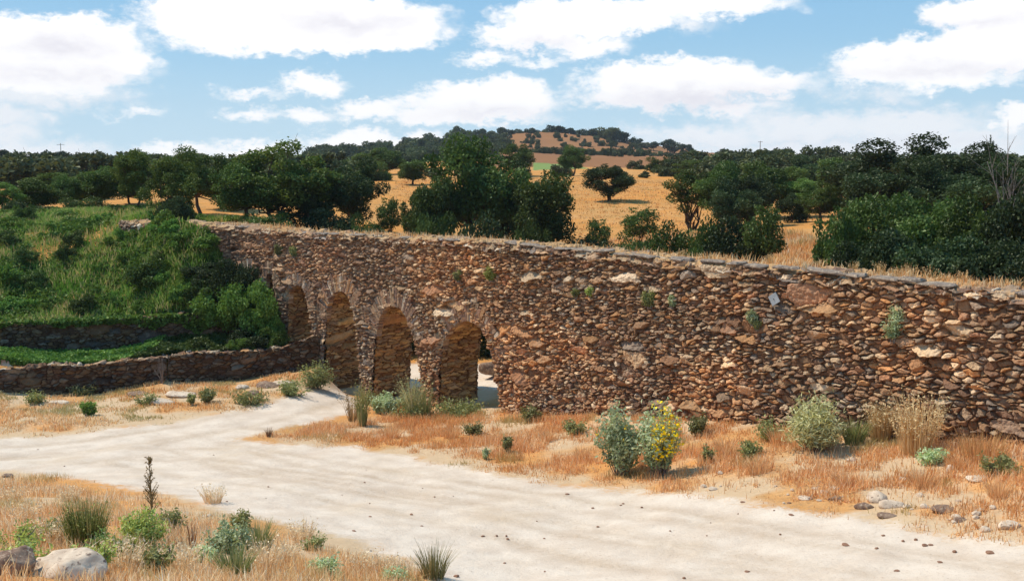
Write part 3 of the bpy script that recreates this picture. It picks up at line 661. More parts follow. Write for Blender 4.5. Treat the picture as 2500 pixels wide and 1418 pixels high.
TR = [
 ('oak_tree','oak',1150,336,215,55,'tallest bushy green oak rising behind the middle of the aqueduct'),
 ('oak_tree','oak',1330,428,175,53,'round spreading oak right of the tallest one behind the aqueduct'),
 ('oak_tree','holm',1225,400,140,57,'dark oak filling the gap between the tallest and the spreading oak'),
 ('oak_tree','oak',1065,440,130,53,'lower oak on the left flank of the tallest one behind the aqueduct'),
 ('holm_oak','holm',858,388,125,58,'dark upright holm oak left of the small golden field'),
 ('oak_tree','olive',690,352,215,53,'big loose-topped tree standing above the far end of the aqueduct'),
 ('oak_tree','oak',600,405,170,52,'dense green tree left of the big loose-topped one by the aqueduct'),
 ('oak_tree','holm',760,405,170,54,'dark crowned tree right of the big loose-topped one behind the aqueduct'),
 ('oak_tree','oak',492,366,140,60,'dark green tree with bare trunks over golden ground at the end of the aqueduct'),
 ('almond_tree','olive',330,370,120,54,'light green tree with ragged tall top above the garden slope'),
 ('almond_tree','olive',425,388,150,51,'light green tree leaning over the top of the garden slope beside the dark bush'),
 ('dark_bush','darkshrub',425,478,85,47,'dark rounded bush where the aqueduct meets the slope'),
 ('oak_tree','oak',250,412,130,64,'broad mid green tree behind the garden slope, left of the light green trees'),
 ('oak_tree','oak',160,432,75,62,'small green tree between two broad ones behind the garden slope'),
 ('oak_tree','oak',85,440,115,60,'broad dark green tree behind the garden slope near the left edge'),
 ('oak_tree','olive',12,448,90,58,'light green tree cut by the left edge above the garden slope'),
 ('round_tree','holm',88,388,44,150,'dark compact round tree standing alone on the far left rise'),
 ('green_tree','oak',945,366,90,135,'dark tree left of the small bright green meadow'),
 ('green_tree','olive',885,378,80,130,'lighter green tree beyond the dark holm oak'),
 ('green_tree','oak',820,395,80,120,'mid green tree showing over the dark crowned tree'),
 ('round_tree','oak',1262,356,72,125,'round tree on the upper edge of the golden field, left one of two'),
 ('round_tree','oak',1397,359,68,125,'round tree on the upper edge of the golden field, right one of two'),
 ('holm_oak','holm',1488,404,112,84,'dark compact holm oak alone in the golden field'),
 ('small_tree','far',1550,396,42,150,'small grey green bush at the top of the golden field'),
 ('round_tree','oak',1607,388,60,135,'rounded tree at the right top corner of the golden field'),
 ('vase_tree','vase',1690,418,105,64,'vase shaped tree with spreading bare stems at the edge of the golden field'),
 ('oak_tree','oak',1765,400,110,62,'green tree right of the vase shaped one'),
 ('oak_tree','holm',1790,440,95,57,'dark lower tree in front of the green one right of the vase shaped tree'),
 ('oak_tree','oak',1860,402,120,67,'green rounded tree in the middle of the right hand row'),
 ('oak_tree','olive',1925,412,110,72,'lighter green tree in the right hand row above the bare gap'),
 ('oak_tree','holm',1990,385,110,90,'dark tree behind the right hand row'),
 ('oak_tree','oak',2050,392,125,78,'dense tree at the right end of the row left of the tall holm oaks'),
 ('green_tree','olive',1690,395,70,110,'light green tree above the vase shaped one'),
 ('round_tree','far',1762,368,38,200,'round tree on the skyline right of the hill'),
 ('round_tree','far',1722,376,60,195,'broad tree on the skyline just right of the hill foot'),
 ('skyline_tree','far',1866,376,42,260,'skyline tree right beside the thin pole'),
 ('skyline_tree','farpine',1912,368,44,262,'skyline tree with high crown right of the thin pole'),
 ('skyline_tree','far',1968,380,70,255,'wide low skyline tree further right of the thin pole'),
 ('holm_oak','holm',2180,362,185,60,'large dark holm oak left of the tallest one on the right'),
 ('holm_oak','holm',2330,346,170,54,'tallest dark holm oak on the right'),
 ('holm_oak','holm',2430,368,150,58,'dark holm oak right of the tallest one'),
 ('holm_oak','holm',2110,400,100,66,'smaller dark holm oak at the left of the big ones'),
 ('cypress_tree','holm',2406,343,22,66,'small dark pointed crown rising over the holm oaks'),
 ('holm_oak','holm',2500,392,130,52,'dark holm oak cut by the right edge behind the bare tree'),
 ('green_bush','shrub',2055,515,120,33,'green bush at the left foot of the large holm oaks'),
 ('green_bush','shrub',2140,475,170,34,'tall green bush below the large dark holm oak'),
 ('green_bush','shrub',2270,480,190,31,'wide bright green bush right above the aqueduct top'),
 ('green_bush','shrub',2390,478,180,29,'green bush below the dark holm oaks, second from the right edge'),
 ('dark_bush','darkshrub',2485,470,150,28,'dark bush at the right edge behind the aqueduct'),
 ('dark_bush','darkshrub',2190,560,180,29.5,'low dark bush between green bushes behind the aqueduct top'),
 ('dark_bush','darkshrub',2330,580,190,27.5,'low dark bush just over the aqueduct top near the right'),
 ('young_tree','thin',1868,505,85,37,'slender young tree with thin trunk by the golden gap'),
 ('green_bush','darkshrub',1800,530,130,38,'dark bush left of the slender young tree'),
 ('green_bush','shrub',1735,535,120,39,'green bush below the vase shaped tree'),
 ('green_bush','shrub',1630,548,140,41,'low spreading green bush at the lower edge of the golden field'),
 ('young_tree','thin',1560,510,75,55,'small airy tree at the lower edge of the golden field'),
 ('young_tree','thin',1463,538,62,54,'small thin brownish shrub left of the airy tree in the golden field'),
 ('young_tree','thin',948,486,60,55,'thin young tree against the small golden field'),
 ('young_tree','thin',1000,476,62,54,'thin young tree left beside the tallest oak'),
 ('green_bush','shrub',885,525,95,50,'green bush under the dark upright holm oak'),
 ('green_bush','shrub',1060,525,120,49,'bush at the foot of the tallest oak, on its left'),
 ('green_bush','darkshrub',1180,530,150,48,'dark bush at the foot of the tallest oak'),
 ('green_bush','shrub',1290,545,130,48,'bush at the foot of the spreading oak'),
 ('green_bush','shrub',1690,610,70,37,'bright low bush peeping over the aqueduct top'),
 ('green_bush','darkshrub',1420,585,150,50,'flat dark bush along the foot of the golden field'),
 ('green_bush','darkshrub',1545,590,120,50,'flat green bush along the foot of the golden field, right one'),
 ('dark_bush','darkshrub',1935,470,60,62,'small dark bush in the bare gap of the right hand row'),
 ('dark_bush','darkshrub',1960,560,34,52,'small round bush in the golden gap, right one'),
 ('dark_bush','darkshrub',1925,562,30,53,'small round bush in the golden gap, left one'),
 ('dark_bush','darkshrub',2440,590,170,26.5,'low dark bush over the aqueduct top by the bare tree'),
 ('dark_bush','darkshrub',2090,590,110,31,'low dark bush at the right side of the golden gap'),
 ('green_bush','shrub',1560,585,120,42,'low green bush over the aqueduct top left of the spreading green one'),
 ('dark_bush','darkshrub',1010,770,150,43.2,'dark bushes seen through the second arch'),
 ('dark_bush','darkshrub',1190,770,200,43,'dark bushes seen through the nearest arch'),
 ('oak_tree','oak',545,400,120,64,'green tree between the bare-trunked one and the dense one by the aqueduct'),
 ('oak_tree','holm',200,425,110,70,'dark tree behind the broad mid green one on the left'),
 ('oak_tree','oak',320,425,100,66,'dark green tree behind the ragged light green one'),
 ('oak_tree','olive',120,425,110,68,'lighter tree behind the small green one on the left'),
 ('oak_tree','holm',2260,380,140,66,'dark holm oak between the large one and the tallest one'),
 ('green_tree','oak',1010,395,80,100,'green tree behind the left flank of the tallest oak'),
 ('green_tree','oak',915,400,90,112,'green tree at the top left corner of the small golden field'),
 ('oak_tree','oak',2090,420,120,84,'mid green tree filling in left behind the large holm oaks'),
 ('oak_tree','olive',1955,440,100,66,'light green low tree right of the middle of the right hand row'),
 ('oak_tree','oak',2010,455,100,60,'green tree low in the right hand row next to the bare gap'),
 ('oak_tree','holm',1835,430,90,60,'dark low tree in the middle of the right hand row'),
 ('green_bush','shrub',2120,560,110,36,'light bush low at the left foot of the large holm oak'),
 ('holm_oak','holm',2290,400,120,47,'rounded dark holm oak standing in front of the tallest one'),
 ('holm_oak','holm',2240,400,150,50,'broad dark holm oak standing foremost in the middle of the right hand mass'),
 ('holm_oak','holm',2160,430,130,45,'lower dark holm oak at the left front of the right hand mass'),
 ('holm_oak','holm',2400,410,150,45,'lower dark holm oak at the right front of the right hand mass'),
 ('green_bush','shrub',650,520,140,50,'bush below the big loose-topped tree'),
 ('dark_bush','darkshrub',790,510,130,51,'dark bush below the dark crowned tree'),
 ('green_bush','shrub',210,480,120,58,'bush in front of the broad mid green tree'),
 ('dark_bush','darkshrub',290,500,100,54,'dark undergrowth at the foot of the light green tree'),
 ('dark_bush','darkshrub',60,490,100,56,'dark undergrowth in front of the broad dark tree'),
]
for nm, kd, u, vt, w, d, lb in TR: tree(nm, kd, u, vt-(14 if u > 2080 and 'holm' in nm else 4 if 'tree' in nm and u != 1150 else 0), w*(1.4 if u > 2080 and 'holm' in nm else 1.0 if u < 1500 else 1.15), d, lb, 'bush' if 'bush' in nm else 'tree')
# rows and scrub further back: many alike
def hillrow(lst, kind, group, label, name='pine_tree'):
    for u, vt, w, d in lst:
        x, y, z = at(u, d); tree(name, kind, u, vt, w, d, label, 'tree' if 'tree' in name else 'bush', group, vb=None if True else 0)
crest = [(993,338,26,482),(1115,311,27,500),(1138,320,16,505),(1168,317,24,505),(1190,322,20,506),(1225,313,22,512),(1245,320,20,515),(1266,318,22,515),(1290,315,20,515),(1312,319,18,516),(1335,318,20,516),
 (1358,309,32,518),(1384,315,22,518),(1405,320,16,518),(1440,317,30,518),(1466,320,26,516),(1490,314,36,512),(1520,326,26,508),(1547,340,20,504),(1574,350,15,500),(1593,348,16,498),(1626,342,22,490),(1646,351,20,488),(1672,354,20,484)]
hillrow(crest[:2], 'farpine', None, None)if False else None
for i, (u, vt, w, d) in enumerate(crest):
    lab = {0: 'lone round tree on the left slope of the far hill', 1: 'tall high-crowned tree at the left shoulder of the far hill', 11: 'dark pine at the very top of the far hill', 16: 'largest dark pine on the right side of the far hill crest'}.get(i)
    tree('pine_tree', 'far' if i == 0 or i % 3 == 1 else 'farpine', u, vt-2, w*1.7, d, lab or 'small dark pine on the crest of the far hill', 'tree', None if lab else 'pines along the crest of the far hill')
g = np.random.default_rng(3)
for i in range(60):                                            # dark hedge row under the hill
    u = 1225+i*7.9+g.uniform(-4, 4); vt = np.interp(u, [1225,1400,1550,1690], [358,362,366,375])+g.uniform(-6, 6)
    tree('dark_shrub', 'farscrub', u, vt+1, g.uniform(14, 24), 330+g.uniform(-25, 25), 'dark shrub in the hedge row across the foot of the far hill', 'bush', 'hedge row at the foot of the far hill')
for i in range(190):                                           # scrub on the left flank of the hill
    u = g.uniform(760, 1235); top = np.interp(u, [700,860,1000,1150,1250], [392,376,356,338,326]); vt = top+g.uniform(-6, 44)*(1 if u > 850 else .5)
    d = np.interp(vt-top, [-6, 44], [475, 230])+g.uniform(-10, 10)
    x, y, z = at(u, d); uu, vb = proj(x, y, z); hh = g.uniform(15, 30)
    tree('scrub_bush', 'farscrub', u, vb-hh, hh*1.5, d, 'scrub oak on the wooded left flank of the far hill', 'bush', 'scrub on the left flank of the far hill')
for i in range(70):                                            # scattered over the bare right face
    u = g.uniform(1230, 1560); d = g.uniform(380, 500); x, y, z = at(u, d); uu, vb = proj(x, y, z)
    tree('scrub_bush', 'farscrub', u, vb-g.uniform(8, 15), g.uniform(9, 18), d, 'small bush dotted on the bare brown face of the far hill', 'bush', 'bushes on the bare face of the far hill')
for i in range(46):
    u = g.uniform(1640, 2060) if i < 30 else g.uniform(1000, 1640); d = g.uniform(118, 150) if i < 30 else g.uniform(116, 124); x, y, z = at(u, d); uu, vb = proj(x, y, z); hh = g.uniform(1.2, 2.8)*FPX/d*(1 if i < 30 else .5)
    tree('hedge_tree', 'far' if i % 2 else 'farscrub', u, vb-hh, hh*1.5, d, 'small grey green tree in the loose hedges beyond the golden field', 'tree', 'loose hedges beyond the golden field')
sk = [(12,366,44,240),(40,380,26,240),(120,371,20,250),(150,369,38,250),(182,380,22,252),(210,380,32,255),(232,388,16,255),(250,383,15,255),(276,386,20,260),(300,392,26,260),(575,386,24,260),(600,392,30,260),(770,382,28,270),(802,380,26,270),(560,392,40,265),(740,390,30,270)]
for i, (u, vt, w, d) in enumerate(sk):
    lab = {0: 'large pine on the skyline at the left edge', 3: 'pine on the left skyline in front of the thin mast'}.get(i)
    tree('pine_tree', 'farpine', u, vt, w, d, lab or 'small pine on the low skyline behind the left hand trees', 'tree', None if lab else 'pines on the left skyline')
for i in range(120):                                            # belts of far trees that close the view
    L = i < 70; u = g.uniform(-60, 900) if L else g.uniform(1700, 2560); d = g.uniform(85, 200); x, y, z = at(u, d); uu, vb = proj(x, y, z)
    hh = g.uniform(3, 5.2)*FPX/d
    tree('distant_tree', 'far', u, max(vb-hh, g.uniform(372, 394)), hh*1.1, d, 'distant tree in the wooded belt '+('left of the hill' if L else 'right of the hill'), 'tree', 'distant wood '+('left of the hill' if L else 'right of the hill'))

# ------------------------------------------------------------------ garden slope
g = np.random.default_rng(5)
bush_px = [(185,605,1.),(440,600,1.1),(500,610,1.2),(270,600,.9),(160,640,.8),(60,650,1.),(120,560,1.),(250,545,1.),(60,545,1.),(330,560,.8),(360,700,1.3),(400,690,.9),(300,590,1.),(20,690,1.2),(90,700,.9),
 (40,760,1.2),(130,755,1.),(210,765,1.),(290,745,.9),(350,760,1.),(430,740,1.1),(500,755,1.2),(560,745,1.2),(610,760,1.1),(250,660,.7),(310,640,.7),(390,640,.7),(15,600,1.),(410,570,1.),(370,545,.9),(520,700,1.3),(480,720,1.)]
_rows = {}
for i_, (u, v, s_) in enumerate(bush_px):
    row = 'along the top of the garden slope' if v < 575 else 'on the upper garden slope' if v < 625 else 'in the middle of the garden slope' if v < 680 else 'on the lower garden slope' if v < 728 else 'just above the upper terrace wall'
    _rows.setdefault(row, []).append((u, i_))
blab = {}; _ord = ['leftmost', 'second', 'third', 'fourth', 'fifth', 'sixth', 'seventh', 'eighth', 'ninth', 'tenth', 'eleventh']
for row, l in _rows.items():
    for k_, (u, i_) in enumerate(sorted(l)): blab[i_] = 'leafy green bramble bush '+row+', '+(_ord[k_] if k_ == 0 else _ord[k_]+' from the left')
def where(u, v):
    row = 'along the top of the slope' if v < 575 else 'on the upper slope' if v < 625 else 'in the middle of the slope' if v < 680 else 'on the lower slope' if v < 728 else 'just above the upper terrace wall'
    return row, u
for bi, (u, v, s) in enumerate(bush_px):
    x, y, z = hit(u, v, 38, 60); k = 'bramble' if g.random() < .7 else 'darkbramble'; mc, mt, zt, wd = PROTO[k][g.integers(len(PROTO[k]))]
    o = thing('bramble_bush', blab[bi], 'bush', (x, y, z-.05), 'bramble bushes over the garden slope', g.uniform(0, 6), (s*g.uniform(.5, .75), s*g.uniform(.5, .75), s*g.uniform(.5, .85)))
    put('stem', mt, o); put('foliage', mc, o)
big = [('dark_bush','darkshrub',560,632,110,40.6,'dark rounded bush against the aqueduct above the last arches'),
 ('dark_bush','darkshrub',495,640,100,41.2,'very dark bush left of the rounded one by the aqueduct'),
 ('leafy_shrub','leafy',598,690,140,39.6,'bright leafy shrub in front of the smallest visible arch'),
 ('leafy_shrub','leafy',640,752,85,39.3,'bright leafy shrub hanging down beside the pier of the fifth arch'),
 ('leafy_shrub','leafy',560,690,170,40.2,'green leafy shrub at the foot of the dark rounded bush'),
 ('dark_bush','darkshrub',600,800,110,38.8,'dark weeds in the shade between the two garden walls'),
 ('leafy_shrub','darkbramble',500,822,100,38.4,'dull green bush growing on the terrace between the garden walls'),
 ('leafy_shrub','leafy',580,822,70,38.2,'pale leaved shrub on the terrace beside the dull green bush'),
 ('leafy_shrub','leafy',655,795,80,38.9,'leafy shrub falling over the end of the upper terrace wall'),
 ('leafy_shrub','leafy',560,745,130,40.6,'bramble thicket on top of the upper terrace wall near the aqueduct')]
for nm, kd, u, vt, w, d, lb in big: tree(nm, kd, u, vt, w, d, lb, 'bush')
def clumpy(name, label, cat, N, regions, mt, size, hfun, mask=None, seed=1, elong=1.5, var=None, flat=.3):
    """leafy ground cover scattered in plan regions given as plan polygons"""
    g = np.random.default_rng(seed); P = []
    for poly, n in regions:
        poly = np.array(poly); lo = poly.min(0); hi = poly.max(0); x = g.uniform(lo[0], hi[0], n*2); y = g.uniform(lo[1], hi[1], n*2); k = inpoly(x, y, poly); P.append(np.stack([x[k], y[k]], -1)[:n])
    P = np.concatenate(P); x, y = P.T
    if mask is not None: k = g.random(len(x)) < mask(x, y); x, y = x[k], y[k]
    h = hfun(x, y)*g.uniform(0, 1, len(x))**.5; z = ter(x, y)+h
    v = np.clip(fbm(x*2.2, y*2.2, 61)*1.1-.1+g.normal(size=len(x))*.18, 0, 1)
    V, F, vv = leaves(np.stack([x, y, z], -1), size, g, flat, v, elong)
    o = put(name, mesh(name, V, F, M[mt], {'var': vv})); tag(o, label, cat, kind='stuff'); return o
SL = [(-27,38.9),(-19,39.45),(-13,39.95),(-9.0,40.6),(-13.5,44.6),(-15,47),(-14,56),(-28,58)]
SL2 = [(-14,40.1),(-9.2,40.7),(-10.6,42.2),(-14,42.6)]
clumpy('bramble_cover', 'bright green brambles and weeds covering the garden slope', 'ground cover', 0, [(SL, 170000), (SL2, 60000)], 'bramble', .10,
       lambda x, y: .06+.30*sm(fbm(x*1.1, y*1.1, 41), .38, .75), lambda x, y: np.clip(sm(fbm(x*.45, y*.45, 42)+.25*fbm(x*2.5, y*2.5, 44)-.12+.10*sm(40.8-y, -1.2, .6)+.3*sm(x, -14.2, -13.2)*sm(42.6-y, 0, .8)+.06*sm(y, 47, 51), .44, .58), .02, 1), 2)
TE = [(-27,34.2),(-17,35.3),(-13.3,36.6),(-13.0,39.6),(-19,39.0),(-27,38.4)]
TE2 = [(-13.4,36.6),(-8.2,38.8),(-9.2,40.2),(-13.2,39.6)]
clumpy('shade_weeds', 'dark weeds in the shaded corner between the garden walls', 'ground cover', 0, [(TE2, 26000)], 'oak', .07, lambda x, y: .05+.35*fbm(x*1.5, y*1.5, 46), None, 4)
clumpy('terrace_weeds', 'low green weeds on the strip between the two garden walls', 'ground cover', 0, [(TE, 60000)], 'bramble', .07, lambda x, y: .1+.35*fbm(x*1.5, y*1.5, 45), None, 3)
def slopegrass():
    g = np.random.default_rng(77); P = scatter(g, 90000, SL); x, y = P.T; k = g.random(len(x)) < .25+.75*sm(fbm(x*.5, y*.5, 99), .4, .6); x, y = x[k], y[k]; n = len(x)
    pal = np.array([(.24,.42,.07),(.46,.52,.13),(.76,.56,.25),(.20,.36,.05)]); c = pal[np.clip((fbm(x*.7, y*.7, 98)*1.8-.4+g.normal(size=n)*.25)*4, 0, 3).astype(int)]*g.uniform(.7, 1.1, n)[:, None]
    V, F, C = blades(np.stack([x, y, ter(x, y)-.02], -1), g.uniform(.12, .38, n), g.uniform(.02, .04, n), g, c, .4)
    tag(put('slope_grass', mesh('slope_grass', V, F, M['blade'], {'col': C})), 'yellow green grass between the brambles of the garden slope', 'grass', kind='stuff')
# vines hanging over the upper wall
def vines():
    g = np.random.default_rng(8); xs = []; 
    n = 16000; x = g.uniform(-26, -8.7, n); dens = sm(fbm(x*.9, x*0, 51), .42, .6)*.6+.2+.5*sm(x, -15, -12); k = g.random(n) < dens; x = x[k]; n = len(x)
    drop = (.15+.75*sm(x, -16, -11)*fbm(x*1.7, x*0+2, 52)+.35*(fbm(x*2.5, x*0, 53)-.3)); t = g.random(n)**1.4; y = yline(x, W1)-.30-g.uniform(0, .14, n)
    hf = htop([(-300,800),(0,788),(200,784),(400,772),(560,766),(700,758)], W1)(x); z = hf+.12-t*np.maximum(drop, .05); y += np.where(t < .15, g.uniform(0, .5, n), 0)
    V, F, vv = leaves(np.stack([x, y, z], -1), .085, g); tag(put('hanging_vines', mesh('hanging_vines', V, F, M['bramble'], {'var': vv})), 'bramble vines hanging over the upper terrace wall', 'vines', kind='stuff')
vines()

# ------------------------------------------------------------------ dry grass
GC = np.array([(.80,.43,.17),(.88,.58,.28),(.72,.35,.13),(.92,.70,.42),(.58,.27,.11),(.84,.50,.22)])
def blades(P, H, W, g, col, lean=.35, curve=True):
    """P (n,3) roots, H heights, W widths; two-segment blades"""
    n = len(P); a = g.uniform(0, 6.28, n); l = g.normal(size=n)*lean; dx = np.cos(a)*l; dy = np.sin(a)*l
    pa = g.uniform(0, 6.28, n); wx = np.cos(pa)*W/2; wy = np.sin(pa)*W/2; z0 = np.zeros(n)
    w3 = np.stack([wx, wy, z0], -1); up = np.stack([dx*H*.35, dy*H*.35, H*.6], -1); tp = np.stack([dx*H, dy*H, H], -1)
    V = np.stack([P-w3, P+w3, P+up+w3*.8, P+up-w3*.8, P+tp+w3*.15, P+tp-w3*.15], 1).reshape(-1, 3); b = np.arange(n)[:, None]*6
    F = np.concatenate([b+np.array([0, 1, 2, 3]), b+np.array([3, 2, 4, 5])]); return V, F, np.repeat(col, 6, 0)
def scatter(g, n, poly):
    poly = np.array(poly); lo = poly.min(0); hi = poly.max(0); out = []; c = 0
    while c < n:
        x = g.uniform(lo[0], hi[0], n); y = g.uniform(lo[1], hi[1], n); k = inpoly(x, y, poly); out.append(np.stack([x[k], y[k]], -1)); c += k.sum()
    return np.concatenate(out)[:n]
def grass(name, label, polys, seed, tint=(1, 1, 1), lean=.4, avoid=True):
    g = np.random.default_rng(seed); VV, FF, CC = [], [], []; o = 0
    for poly, n, h, w, kk in polys:
        P = scatter(g, n, poly); x, y = P.T
        den = fbm(x*1.6, y*1.6, 71+seed, 5); keep = g.random(n) < sm(den, .40, .60)*.95+.05
        ed = np.ones(n)
        if avoid:
            sd = -(np.maximum(sdpoly(x, y, ROAD), sdpoly(x, y, BACK))+(fbm(x*2, y*2, 33)-.5)*1.6+(fbm(x*.6, y*.6, 34)-.5)*1.2); keep &= sd > .0; ed = sm(sd, -.2, 1.3); keep &= g.random(n) < .12+.88*ed
        x, y = x[keep], y[keep]; m = len(x); hm = (.35+1.1*fbm(x*.7, y*.7, 72+seed))*(.35+.65*ed[keep])
        H = h*hm*g.uniform(.3, 1.3, m); W = w*g.uniform(.6, 1.3, m); tone = np.clip(g.random(m), 0, .999); pf = sm(fbm(x*.5, y*.5, 173+seed), .35, .65)[:, None]; pg = sm(fbm(x*.8, y*.8, 273+seed), .60, .75)[:, None]*.6
        c = GC[(tone*len(GC)).astype(int)]*g.uniform(.75, 1.15, m)[:, None]*np.array(tint)*np.array(kk); c = c*(1-pf)+pf*c*np.array([1.08, 1.22, 1.45]); c = c*(1-pg)+pg*np.array([.34, .36, .13])*g.uniform(.6, 1.3, m)[:, None]
        V, F, C = blades(np.stack([x, y, ter(x, y)-.02], -1), H, W, g, c, lean); VV.append(V); FF.append(F+o); CC.append(C); o += len(V)
    tag(put(name, mesh(name, np.concatenate(VV), np.concatenate(FF), M['blade'], {'col': np.concatenate(CC)})), label, 'grass', kind='stuff')
wl = [tuple(wp(np.array(s_), 0., .12)[:2]) for s_ in np.linspace(3, px2wall(890, 960)[0], 14)]
VERGE = px_poly([(2800,1390),(2500,1345),(2300,1312),(2100,1275),(1900,1248),(1700,1222),(1400,1196),(1200,1172),(1000,1130),(850,1102),(600,1085),(560,1070),(700,1040),(850,1012)])[::-1]+wl
FORE = px_poly([(-500,1180),(0,1146),(200,1166),(430,1206),(620,1256),(860,1310),(1060,1390),(1180,1450),(1100,1600),(-600,1600)], 5)
GFR = px_poly([(-500,1095),(0,1075),(400,1040),(600,1008),(690,978),(780,958),(800,946),(785,893),(400,930),(0,960),(-400,975)])
grass('verge_grass', 'orange dry grass on the verge between the track and the aqueduct', [(VERGE, 120000, .20, .012, (1, 1, 1)), (VERGE, 90000, .06, .03, (1.05, 1.1, 1.1))], 1, (1.0, .91, .84))
grass('bank_grass', 'pale dry grass and weeds on the near bank below the camera', [(FORE, 95000, .20, .009, (1.08, 1.2, 1.35)), (FORE, 40000, .05, .02, (1, 1.1, 1.2))], 2)
grass('wallside_grass', 'sparse golden grass in front of the garden walls', [(GFR, 70000, .12, .022, (1.05, 1.1, 1.1))], 3)
FF_ = [(12,60),(26,66),(24,112),(-12,112),(-8,66),(3,60)]
FB = [(12,23),(14,30),(13,42),(12,60),(4,62),(3.2,46),(5,36),(9,28)]
grass('hillside_grass', 'golden dry grass on the hillside behind the aqueduct', [(FB, 90000, .32, .03, (1.0, 1.0, .95)), (FF_, 40000, .13, .06, (.95, .85, .7))], 4, lean=.3, avoid=False)
# grass and weeds rooted on the aqueduct top
def topgrass():
    g = np.random.default_rng(12); n = 15000; s = g.uniform(2, 38, n); of = g.uniform(-1.5, -.25, n); k = g.random(n) < sm(fbm(s*1.3, of*2, 91), .45, .62)*np.interp(s, [0, 12, 20, 38], [1, .8, .15, .4])
    s, of = s[k], of[k]; P = wp(s, ztop(s)+.02, of); m = len(s); c = GC[g.integers(0, 4, m)]*g.uniform(.85, 1.2, m)[:, None]
    V, F, C = blades(P, g.uniform(.05, .20, m)*(.5+fbm(s*2, of*2, 92)), g.uniform(.012, .022, m), g, c, .4)
    tag(put('walltop_grass', mesh('walltop_grass', V, F, M['blade'], {'col': C})), 'dry grass rooted along the top of the aqueduct', 'grass', kind='stuff')
topgrass(); slopegrass()

# ------------------------------------------------------------------ single plants
def blade_plant(name, label, cat, loc, H, spread, n, cols, w=.012, seed=0, lean=.5, group=None, head=None, part='blades'):
    g = np.random.default_rng(seed); o = thing(name, label, cat, loc, group); a = g.uniform(0, 6.28, n); r = spread*.35*np.sqrt(g.random(n))
    P = np.stack([np.cos(a)*r, np.sin(a)*r, np.full(n, -.03)], -1); hh = H*g.uniform(.45, 1.05, n); l = (r/(spread*.35+1e-6))*lean*g.uniform(.4, 1.5, n)+g.normal(size=n)*.06
    dx = np.cos(a)*l; dy = np.sin(a)*l; cols = np.array(cols); c = cols[g.integers(0, len(cols), n)]*g.uniform(.75, 1.2, n)[:, None]
    pa = g.uniform(0, 6.28, n); w3 = np.stack([np.cos(pa)*w/2, np.sin(pa)*w/2, 0*pa], -1); up = np.stack([dx*hh*.4, dy*hh*.4, hh*.6], -1); tp = np.stack([dx*hh, dy*hh, hh], -1)
    V = np.stack([P-w3, P+w3, P+up+w3*.8, P+up-w3*.8, P+tp+w3*.3, P+tp-w3*.3], 1).reshape(-1, 3); b = np.arange(n)[:, None]*6; F = np.concatenate([b+np.array([0, 1, 2, 3]), b+np.array([3, 2, 4, 5])])
    cc = np.repeat(c, 6, 0)
    if head:
        pc, nh, sz = head; k = g.integers(0, n, nh); t = g.uniform(.62, 1.02, nh)[:, None]; Q = P[k]+tp[k]*t+g.normal(size=(nh, 3))*.015
        V2, F2, vv = leaves(Q, sz, g, .1, None, 2.2); c = np.array(pc)*g.uniform(.7, 1.2, nh)[:, None]; F = np.concatenate([F, F2+len(V)]); V = np.concatenate([V, V2]); cc = np.concatenate([cc, np.repeat(c, 4, 0)])
    put(part, mesh(part, V, F, M['blade'], {'col': cc}), o)
    return o
def leaf_plant(name, label, cat, loc, H, rad, n, mt, leaf=.04, seed=0, flowers=0, stems=14, squeeze=1., group=None, elong=2.2, base=.15):
    g = np.random.default_rng(seed); o = thing(name, label, cat, loc, group); segs = []; tips = []
    for i in range(stems):
        a = g.uniform(0, 6.28); r = rad*math.sqrt(g.random())*g.uniform(.8, 1.25); t = np.array([math.cos(a)*r, math.sin(a)*r*squeeze, H*g.uniform(.5, 1.08)*(1-.3*(r/rad)**2)]); b = t*np.array([.25, .25, 0])
        m = (b+t)/2+np.array([0, 0, .05*H])*0+g.normal(size=3)*.03; segs += [(b-np.array([0, 0, .05]), m, .012, .009), (m, t, .009, .004)]; tips.append((b, m, t))
    tv, tf = tubes(segs, 4); put('stem', mesh('stem', tv, tf, M['deadwood']), o)
    k = g.integers(0, stems, n); tt = g.uniform(base, 1.02, n)**.8; B = np.array([t[0] for t in tips])[k]; Mi = np.array([t[1] for t in tips])[k]; T_ = np.array([t[2] for t in tips])[k]; t2 = tt[:, None]
    P = B*(1-t2)**2+2*Mi*t2*(1-t2)+T_*t2**2+g.normal(size=(n, 3))*rad*.13*(.5+t2); P[:, 2] = np.maximum(P[:, 2], .01)
    V, F, vv = leaves(P, leaf, g, .1, np.clip(tt*.6+g.uniform(0, .5, n), 0, 1), elong); put('foliage', mesh('foliage', V, F, M[mt], {'var': vv}), o)
    if flowers:
        q = g.integers(0, n, flowers*6); Q = P[q]; sel = (tt[q] > .42)&(P[q][:, 0] > -.2 if flowers > 200 else True); Q = Q[sel][:flowers]+g.normal(size=(min(flowers, sel.sum()), 3))*.03+np.array([0, -.04, .02])
        Q3 = np.repeat(Q, 3, 0)+g.normal(size=(len(Q)*3, 3))*.012; V, F, vv = leaves(Q3, .05, g, .6, None, 1.1); f = put('blossom', mesh('blossom', V, F, M['flower'], {'var': vv}), o); f['kind'] = 'stuff'
    return o
def hp(u, v, **k): return hit(u, v, **k)
RB = [(.45,.30,.14),(.62,.44,.22),(.30,.19,.09)]; GB = [(.20,.24,.08),(.34,.36,.14),(.42,.38,.18)]; PB = [(.62,.58,.30),(.50,.52,.26),(.70,.58,.34)]
leaf_plant('grey_green_bush', 'silvery green leafy bush with a few yellow flowers by the track verge', 'bush', hp(1515,1158), 1.55, .46, 4600, 'greybush', .045, 1, 26, 34)
leaf_plant('yellow_flower_bush', 'bush covered with bright yellow flowers on the verge', 'bush', hp(1612,1165), 1.62, .44, 3200, 'greybush', .04, 2, 420, 34)
